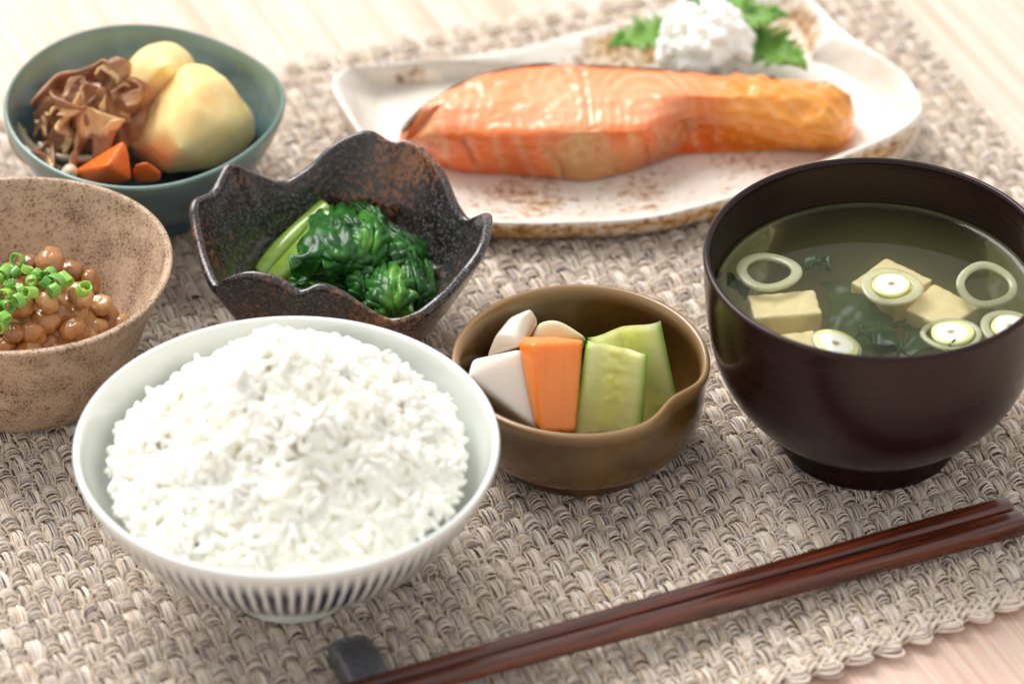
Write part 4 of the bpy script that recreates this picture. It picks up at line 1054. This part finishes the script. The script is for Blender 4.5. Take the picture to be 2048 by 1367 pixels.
for q in np.linspace(0, 1, 44):
    P = np.column_stack([top[:, :2]*(1-q)+spn*q, top[:, 2]]); zc = np.interp(P[:, 0], [s0[0], s1_[0], s2_[0]], [.0288, .0285, .0235])
    e = sstep(0, .22, q); P[:, 2] = top[:, 2]*(1-sstep(0, 1, q))+zc*sstep(0, 1, q)-.0018+.0026*math.sqrt(max(0., 1-(1-min(q/.28, 1))**2))
    rows.append(P); reg.append(np.full(NS, 1+q))
V = np.vstack(rows); G = np.concatenate(reg)
# fish pattern from position: fat lines as nested arcs around two muscle centres
def d2(px_, py_, z=.028): 
    c_ = at(px_, py_, z)[:2]; q = V[:, :2]-c_
    return q
ang_row = R(4)
q1 = d2(1290, 235); q1[:, 1] *= 1.0
q2 = d2(1118, 225); q3 = d2(905, 215)
nz_ = fbm(V, 110, 21, 3)
def arcs(q, ecc, per, rmax):
    r_ = np.sqrt(q[:, 0]**2+(q[:, 1]*ecc)**2)+.0016*fbm(V, 75, 46, 2)+.0010*nz_+.0006*fbm(V, 300, 44, 2)
    return (.5+.5*np.cos(2*math.pi*r_/per))**2.6*sstep(rmax, rmax*.55, r_)
left_half = sstep(.0285, .0255, V[:, 0])
sep = at(1172, 200, .028)[0]
leftm = sstep(sep+.001, sep-.001, V[:, 0])
brk = sstep(-.35, .25, fbm(V, 90, 51, 2))
F1 = arcs(q1, .50, .0032, .026)*(1-leftm)*(.35+.65*brk)
F2 = arcs(q2, .42, .0030, .017)*leftm*(.3+.7*brk)+.9*arcs(q3*[1, .5], .6, .0036, .016)*leftm*(1-arcs(q2*0+.0001, 1, 1, 1)*0)
groove = np.exp(-((V[:, 0]-sep+.10*(V[:, 1]-at(1172, 200, .028)[1]))/.0006)**2)
topm = sstep(.96, 1.12, G)
tail = sstep(at(1390, 200, .028)[0], at(1500, 200, .028)[0], V[:, 0])
pink = np.array(lin(246, 142, 84)); orange = np.array(lin(242, 118, 40)); deep = np.array(lin(232, 90, 22)); fat = np.array(lin(250, 204, 168)); amber = np.array(lin(236, 150, 48)); brown = np.array(lin(120, 62, 28)); skinc = np.array(lin(56, 48, 42))
e3 = lambda a: a[:, None]
n_b = fbm(V, 60, 33, 3); n_f = fbm(V*np.array([1, 1, .6]), 260, 35, 3)
Ctop = pink*(1-e3(sstep(-.1, .5, n_b)*.35))+orange*e3(sstep(-.1, .5, n_b)*.35)
Ctop = Ctop*(1-e3(np.clip(F1+F2, 0, 1)*.42))+fat*e3(np.clip(F1+F2, 0, 1)*.42)
Ctop = Ctop*(1-e3(groove*.7))+np.array(lin(206, 112, 60))*e3(groove*.7)
ctr = (.75*np.exp(-(q2[:, 0]**2+(q2[:, 1]*.8)**2)/.013**2)+.6*np.exp(-(q1[:, 0]**2+(q1[:, 1]*.8)**2)/.012**2)+.5*np.exp(-(q3**2).sum(1)/.012**2))
Ctop = Ctop*(1-e3(np.clip(ctr, 0, 1)*.68))+np.array(lin(252, 200, 164))*e3(np.clip(ctr, 0, 1)*.68)
rim_or = e3(sstep(1.30, 1.03, G)*.85)
Ctop = Ctop*(1-rim_or)+orange*rim_or
tl_ = (.5+.5*np.cos(2*math.pi*(V[:, 0]*.6+V[:, 1]*1.0+.0015*nz_)/.0055))**3
Ct = amber*(1-e3(tl_*.45))+np.array(lin(246, 186, 116))*e3(tl_*.45)
Ctop = Ctop*(1-e3(tail))+Ct*e3(tail)
vert = (.5+.5*np.cos(2*math.pi*(V[:, 0]+.0035*nz_+.25*V[:, 2])/.0085))**4
Cs = orange*(1-e3(sstep(-.2, .4, n_f)*.6))+deep*e3(sstep(-.2, .4, n_f)*.6)
Cs = Cs*(1-e3(vert*.5))+np.array(lin(252, 196, 150))*e3(vert*.5)
crk = np.exp(-(((V[:, 0]+.004*nz_+.35*V[:, 2]) % .0135)-.006)**2/.0007**2)*sstep(-.3, .2, n_b)
Cs = Cs*(1-e3(crk*.6))+np.array(lin(196, 84, 36))*e3(crk*.6)
Cs = Cs*(1-e3(tail*.8))+amber*e3(tail*.8)
Cc = Cs*(1-e3(topm))+Ctop*e3(topm)
# brown gristle patch, browned spots, seared tail tip
def spot(px_, py_, z, s, amt, colr):
    global Cc
    c_ = at(px_, py_, z); wv = np.exp(-((V-c_)**2).sum(1)/(1.35*s)**2)*amt*1.2; wv = np.clip(wv+.25*nz_*wv, 0, 1)
    Cc = Cc*(1-e3(wv))+np.array(colr)*e3(wv)
spot(1150, 320, .014, .0070, .85, lin(190, 140, 84)); spot(1160, 285, .021, .0045, .8, lin(214, 166, 112))
spot(1360, 262, .018, .0060, .7, lin(176, 104, 54)); spot(1330, 300, .012, .006, .5, lin(190, 120, 66))
spot(1030, 315, .015, .0045, .45, lin(190, 92, 44)); spot(1240, 320, .012, .007, .5, lin(206, 140, 84))
spot(1702, 193, .020, .0028, .95, lin(86, 36, 18)); spot(1640, 260, .014, .006, .45, lin(206, 142, 40)); spot(1650, 172, .022, .004, .6, lin(168, 84, 28)); spot(1560, 200, .022, .006, .4, lin(206, 120, 34)); spot(1460, 160, .025, .004, .5, lin(196, 104, 36)); spot(860, 262, .022, .004, .5, lin(226, 178, 130)); spot(1200, 345, .010, .006, .8, lin(196, 142, 84)); spot(1420, 262, .017, .005, .5, lin(186, 104, 44)); spot(1310, 330, .009, .005, .5, lin(170, 100, 56))
# surface relief
norm_disp = (.0005*nz_+.0022*(1-2*np.abs(fbm(V, 95, 71, 2)))*tail+.0005*fbm(V, 320, 72, 2)+.0012*n_b)
V[:, 2] += norm_disp*(G > 1.05)-(.00030*np.clip(F1+F2, 0, 1)+.0009*groove)*(G > 1.05)
side = (G > .05) & (G < 1.0)
dirv = np.concatenate([(r_[:, :2]-spn)/(np.linalg.norm(r_[:, :2]-spn, axis=1)[:, None]+1e-6) for r_ in rows])
V[:, :2] += dirv*((.0009*n_f+.0012*n_b-.0008*vert-.0018*crk+.0009*fbm(V, 420, 61, 2))*side)[:, None]
SAf = Mat('grilled_salmon_flesh', rough=.3); SAf.set('Base Color', SAf.vcol()); SAf.sss(.12, (.003, .0016, .0008)); SAf.set('Coat Weight', .45); SAf.set('Coat Roughness', .1)
nf = SAf.noise(420, 4, .6); SAf.bump(nf, .25, .0007)
slm = thing('grilled_salmon', (at(1230, 270, 0)[0], at(1230, 270, 0)[1], .0060), 'thick orange grilled salmon fillet lying across the speckled plate', 'fish')
mesh('flesh', V, grid_faces(len(rows), NS)[:, :], SAf.m, slm, color=np.clip(Cc, 0, 1))
# skin along the back edge
SKM = Mat('salmon_skin', rough=.35); SKM.set('Base Color', SKM.mix(SKM.ramp(SKM.noise(240, 3), [(.4, 0.0), (.65, 1.0)]), lin(46, 40, 36), lin(142, 104, 54))); SKM.bump(SKM.noise(600, 3), .4, .001); SKM.set('Coat Weight', .3)
idx = np.arange(int(NS*0.8/32), int(NS*11.2/32))
tb_, bb_ = top[idx], bot[idx]
dv = tb_[:, :2]-spn[idx]; dv /= np.linalg.norm(dv, axis=1)[:, None]
rows_s = []
for q in np.linspace(1.0, 0, 14):
    P = bb_*(1-q)+tb_*q; P = P.copy(); P[:, :2] += dv*(.0005+.0016*math.sin(math.pi*q)); P[:, 2] += -.0004*q; rows_s.append(P)
P = tb_.copy(); P[:, :2] -= dv*.0004; P[:, 2] -= .0001; rows_s.insert(0, P)
Vk = np.vstack(rows_s); Vk[:, 2] += .0006*vnoise(Vk, 200, 3)
o = mesh('skin', Vk, grid_faces(len(rows_s), len(idx), False), SKM.m, slm)
md = o.modifiers.new('thick', 'SOLIDIFY'); md.thickness = .0007

# grated daikon
DA = Mat('grated_daikon', lin(246, 246, 238), rough=.3); DA.bump(DA.noise(520, 3), .15, .0006); DA.sss(.7, (.0045, .0045, .004))
dcn = at(1412, 92, .021)
parts = [blob(dcn-[0, 0, .002], (.0135, .0125, .0125), (0, 0, .3), 4)]
while len(parts) < 330:
    n_ = rng.normal(0, 1, 3); n_ /= np.linalg.norm(n_)
    if n_[2] < -.5: continue
    r_ = rng.uniform(.0010, .0024)
    p_ = dcn+n_*[.0140, .0125, .0135]*rng.uniform(.92, 1.10)+[0, 0, .0012*math.sin(n_[0]*7)]
    parts.append(blob(p_, (r_*rng.uniform(.8, 1.6), r_, r_), rng.uniform(0, 3, 3), 2))
V, F = merge(parts); V[:, 2] = np.maximum(V[:, 2], .0064)
o = mesh('grated_daikon', V, F, DA.m)
md = o.modifiers.new('remesh', 'REMESH'); md.mode = 'VOXEL'; md.voxel_size = .0006; md.use_smooth_shade = True
md = o.modifiers.new('smooth', 'SMOOTH'); md.iterations = 9; md.factor = .5
props(o, 'white mound of grated daikon radish behind the salmon', 'garnish')
# shiso leaves
SH = Mat('shiso_leaf', rough=.55); SH.set('Base Color', SH.mix(SH.noise(130, 3), lin(74, 122, 40), lin(128, 164, 66))); SH.sss(.2, (.001, .003, .0006))
SH.bump(SH.noise(380, 3), .3, .0008)
def shiso(base, tip, width, lift, label, seed):
    base, tip = np.array(base), np.array(tip); ax_ = tip-base; L = np.linalg.norm(ax_); ax_ /= L
    side_ = np.cross([0, 0, 1.], ax_); side_ /= np.linalg.norm(side_); upn = np.cross(ax_, side_)
    nu, nv = 120, 15
    u = np.linspace(0, 1, nu); v = np.linspace(-1, 1, nv)
    wv = width*(np.sin(math.pi*u**.75)**.8)*(1-.15*u)+1e-5
    teeth = 1+.85*(((u*12) % 1)-.5)
    P = base+ax_*(u*L)[:, None]
    off = v[None]*(wv[:, None]/2)*(1+(teeth[:, None]-1)*sstep(.45, 1, np.abs(v[None])))
    hgt = lift*np.sin(math.pi*u*.9)[:, None]+.10*width*np.abs(v[None])**1.3+.0009*np.sin(u[:, None]*26+4*np.abs(v[None]))*np.abs(v[None])
    V = P[:, None]+side_*off[..., None]+upn*hgt[..., None]-ax_*(.12*width*np.abs(v[None])**1.5)[..., None]*0
    o = mesh('shiso_leaf', V.reshape(-1, 3), grid_faces(nu, nv, False), SH.m)
    md = o.modifiers.new('thick', 'SOLIDIFY'); md.thickness = .0004
    props(o, label, 'leaf')
shiso(at(1400, 100, .010), at(1215, 105, .016), .022, .004, 'serrated green shiso leaf sticking out left of the grated daikon', 1)
shiso(at(1420, 100, .010), at(1615, 150, .014), .026, .004, 'serrated green shiso leaf spreading right of the grated daikon', 2)
shiso(at(1420, 100, .010), at(1492, -8, .020), .026, .006, 'shiso leaf rising behind the grated daikon', 3)
shiso(at(1430, 110, .010), at(1585, 45, .022), .020, .006, 'upright shiso leaf right behind the grated daikon', 4)

# ================================================================== CHOPSTICKS
CW = Mat('red_brown_wood', rough=.22)
gv = CW.n('ShaderNodeMapping', {'Vector': CW.co(), 'Scale': (22, 700, 700)}).outputs[0]
gn = CW.noise(1.0, 4, .6, gv, .3)
CW.set('Base Color', CW.ramp(gn, [(.30, lin(26, 10, 7)), (.48, lin(72, 29, 16)), (.64, lin(112, 50, 26)), (.8, lin(56, 22, 12))]))
CW.bump(gn, .08, .0004); CW.set('Coat Weight', .5); CW.set('Coat Roughness', .12)
pr_, pl_ = at(2003, 990, .0063), at(650, 1361, .0150)
ax3 = pl_-pr_; L = np.linalg.norm(ax3[:2]); dirx = ax3[:2]/L
LT = L+.045
nrm2 = np.array([-dirx[1], dirx[0]])
if nrm2[1] > 0: nrm2 = -nrm2          # towards the viewer
def chopstick(shift, back, label, roll):
    n = 60; s = np.linspace(0, LT, n)
    wdt = np.interp(s, [0, .10, .20, .30], [.0064, .0053, .0042, .0032])
    zb = np.interp(s, [0, L*.96, LT], [.0006, .0086, .0105])-.0004*shift
    cen = np.column_stack([pr_[0]+dirx[0]*(s-back), pr_[1]+dirx[1]*(s-back), zb+wdt/2])
    cen[:, :2] += nrm2*(wdt*(.5+shift*1.04))[:, None]
    # rounded square section
    a = np.linspace(0, 2*math.pi, 28, endpoint=False)+roll
    sx = np.sign(np.cos(a))*np.abs(np.cos(a))**.55; sy = np.sign(np.sin(a))*np.abs(np.sin(a))**.55
    rows = []
    for q in range(n):
        rows.append(cen[q]+np.column_stack([nrm2[0]*sx, nrm2[1]*sx, sy*0])*wdt[q]/2+np.column_stack([0*sx, 0*sx, sy])*wdt[q]/2)
    d3 = np.array([dirx[0], dirx[1], 0])
    def shrink(row, c_, f, o): return c_+(row-c_)*f+d3*o
    head = [shrink(rows[0], cen[0], .02, -.0012), shrink(rows[0], cen[0], .60, -.0011), shrink(rows[0], cen[0], .86, -.0007)]
    tailr = [shrink(rows[-1], cen[-1], .7, .0005), shrink(rows[-1], cen[-1], .02, .0007)]
    V = np.vstack(head+rows+tailr)
    org = cen[n//2]
    M = np.array([[dirx[0], dirx[1], 0], [-dirx[1], dirx[0], 0], [0, 0, 1]])
    o = mesh('chopstick', (V-org) @ M.T, grid_faces(len(head)+n+len(tailr), 28), CW.m, origin=(0, 0, 0))
    o.location = org; o.rotation_euler = (0, 0, math.atan2(dirx[1], dirx[0]))
    props(o, label, 'chopstick')
chopstick(0, 0, 'far red brown wooden chopstick of the pair, nearer the bowls', 0)
chopstick(1, .0005, 'near red brown wooden chopstick of the pair, nearer the table edge', 0)

# chopstick rest
RM = Mat('charcoal_rest_glaze', rough=.28); nr = RM.noise(420, 3, .6)
RM.set('Base Color', RM.mix(nr, lin(58, 60, 64), lin(96, 98, 103))); RM.bump(nr, .5, .0009); RM.set('Coat Weight', .5); RM.set('Coat Roughness', .1)
c0, c1 = at(692, 1258, .0078), at(738, 1338, .0088)
ax4 = (c1-c0)[:2]; ax4 /= np.linalg.norm(ax4); sd = np.array([-ax4[1], ax4[0]])
if sd[0] < 0: sd = -sd
nu, nv = 40, 24
u = np.linspace(0, 1, nu); v = np.linspace(-1, 1, nv)
LR, WR = .025, .0128
tp = np.zeros((nu, nv, 3)); bt = np.zeros((nu, nv, 3))
endr = np.sqrt(np.clip(1-(np.clip(np.abs(u-.5)*2-.82, 0, 1)/.18)**2, 0, 1))*.18+.82
for i in range(nu):
    xy = c0[:2]+ax4*(u[i]*LR)
    wv = WR/2*(.94+.06*math.sin(math.pi*u[i]))*endr[i]
    zt = .0086-.0036*(1-math.sin(math.pi*u[i]))
    for j in range(nv):
        e_ = np.sqrt(max(0, 1-max(0, abs(v[j])-.6)**2/.16)); ee = min(1, min(u[i], 1-u[i])/.05); ee = math.sqrt(max(0, 1-(1-ee)**2))
        tp[i, j] = [*(xy+sd*v[j]*wv), .0005+(zt-.0008*v[j]**2)*(.55+.45*min(e_, ee) if min(e_, ee) < 1 else 1)]
        bt[i, j] = [*(xy+sd*v[j]*wv*.96), .0]
V1 = tp.reshape(-1, 3)+rng.normal(0, .00010, (nu*nv, 3)); V2 = bt.reshape(-1, 3)
Fg = grid_faces(nu, nv, False).tolist(); N0 = nu*nv
F = Fg+[[q+N0 for q in f[::-1]] for f in Fg]
bd = [j for j in range(nv)]+[i*nv+nv-1 for i in range(1, nu)]+[(nu-1)*nv+j for j in range(nv-2, -1, -1)]+[i*nv for i in range(nu-2, 0, -1)]
F += [[bd[q], bd[q]+N0, bd[(q+1) % len(bd)]+N0, bd[(q+1) % len(bd)]] for q in range(len(bd))]
o = mesh('chopstick_rest', np.vstack([V1, V2]), F, RM.m)
props(o, 'small charcoal grey glazed rest under the chopstick tips', 'chopstick rest')
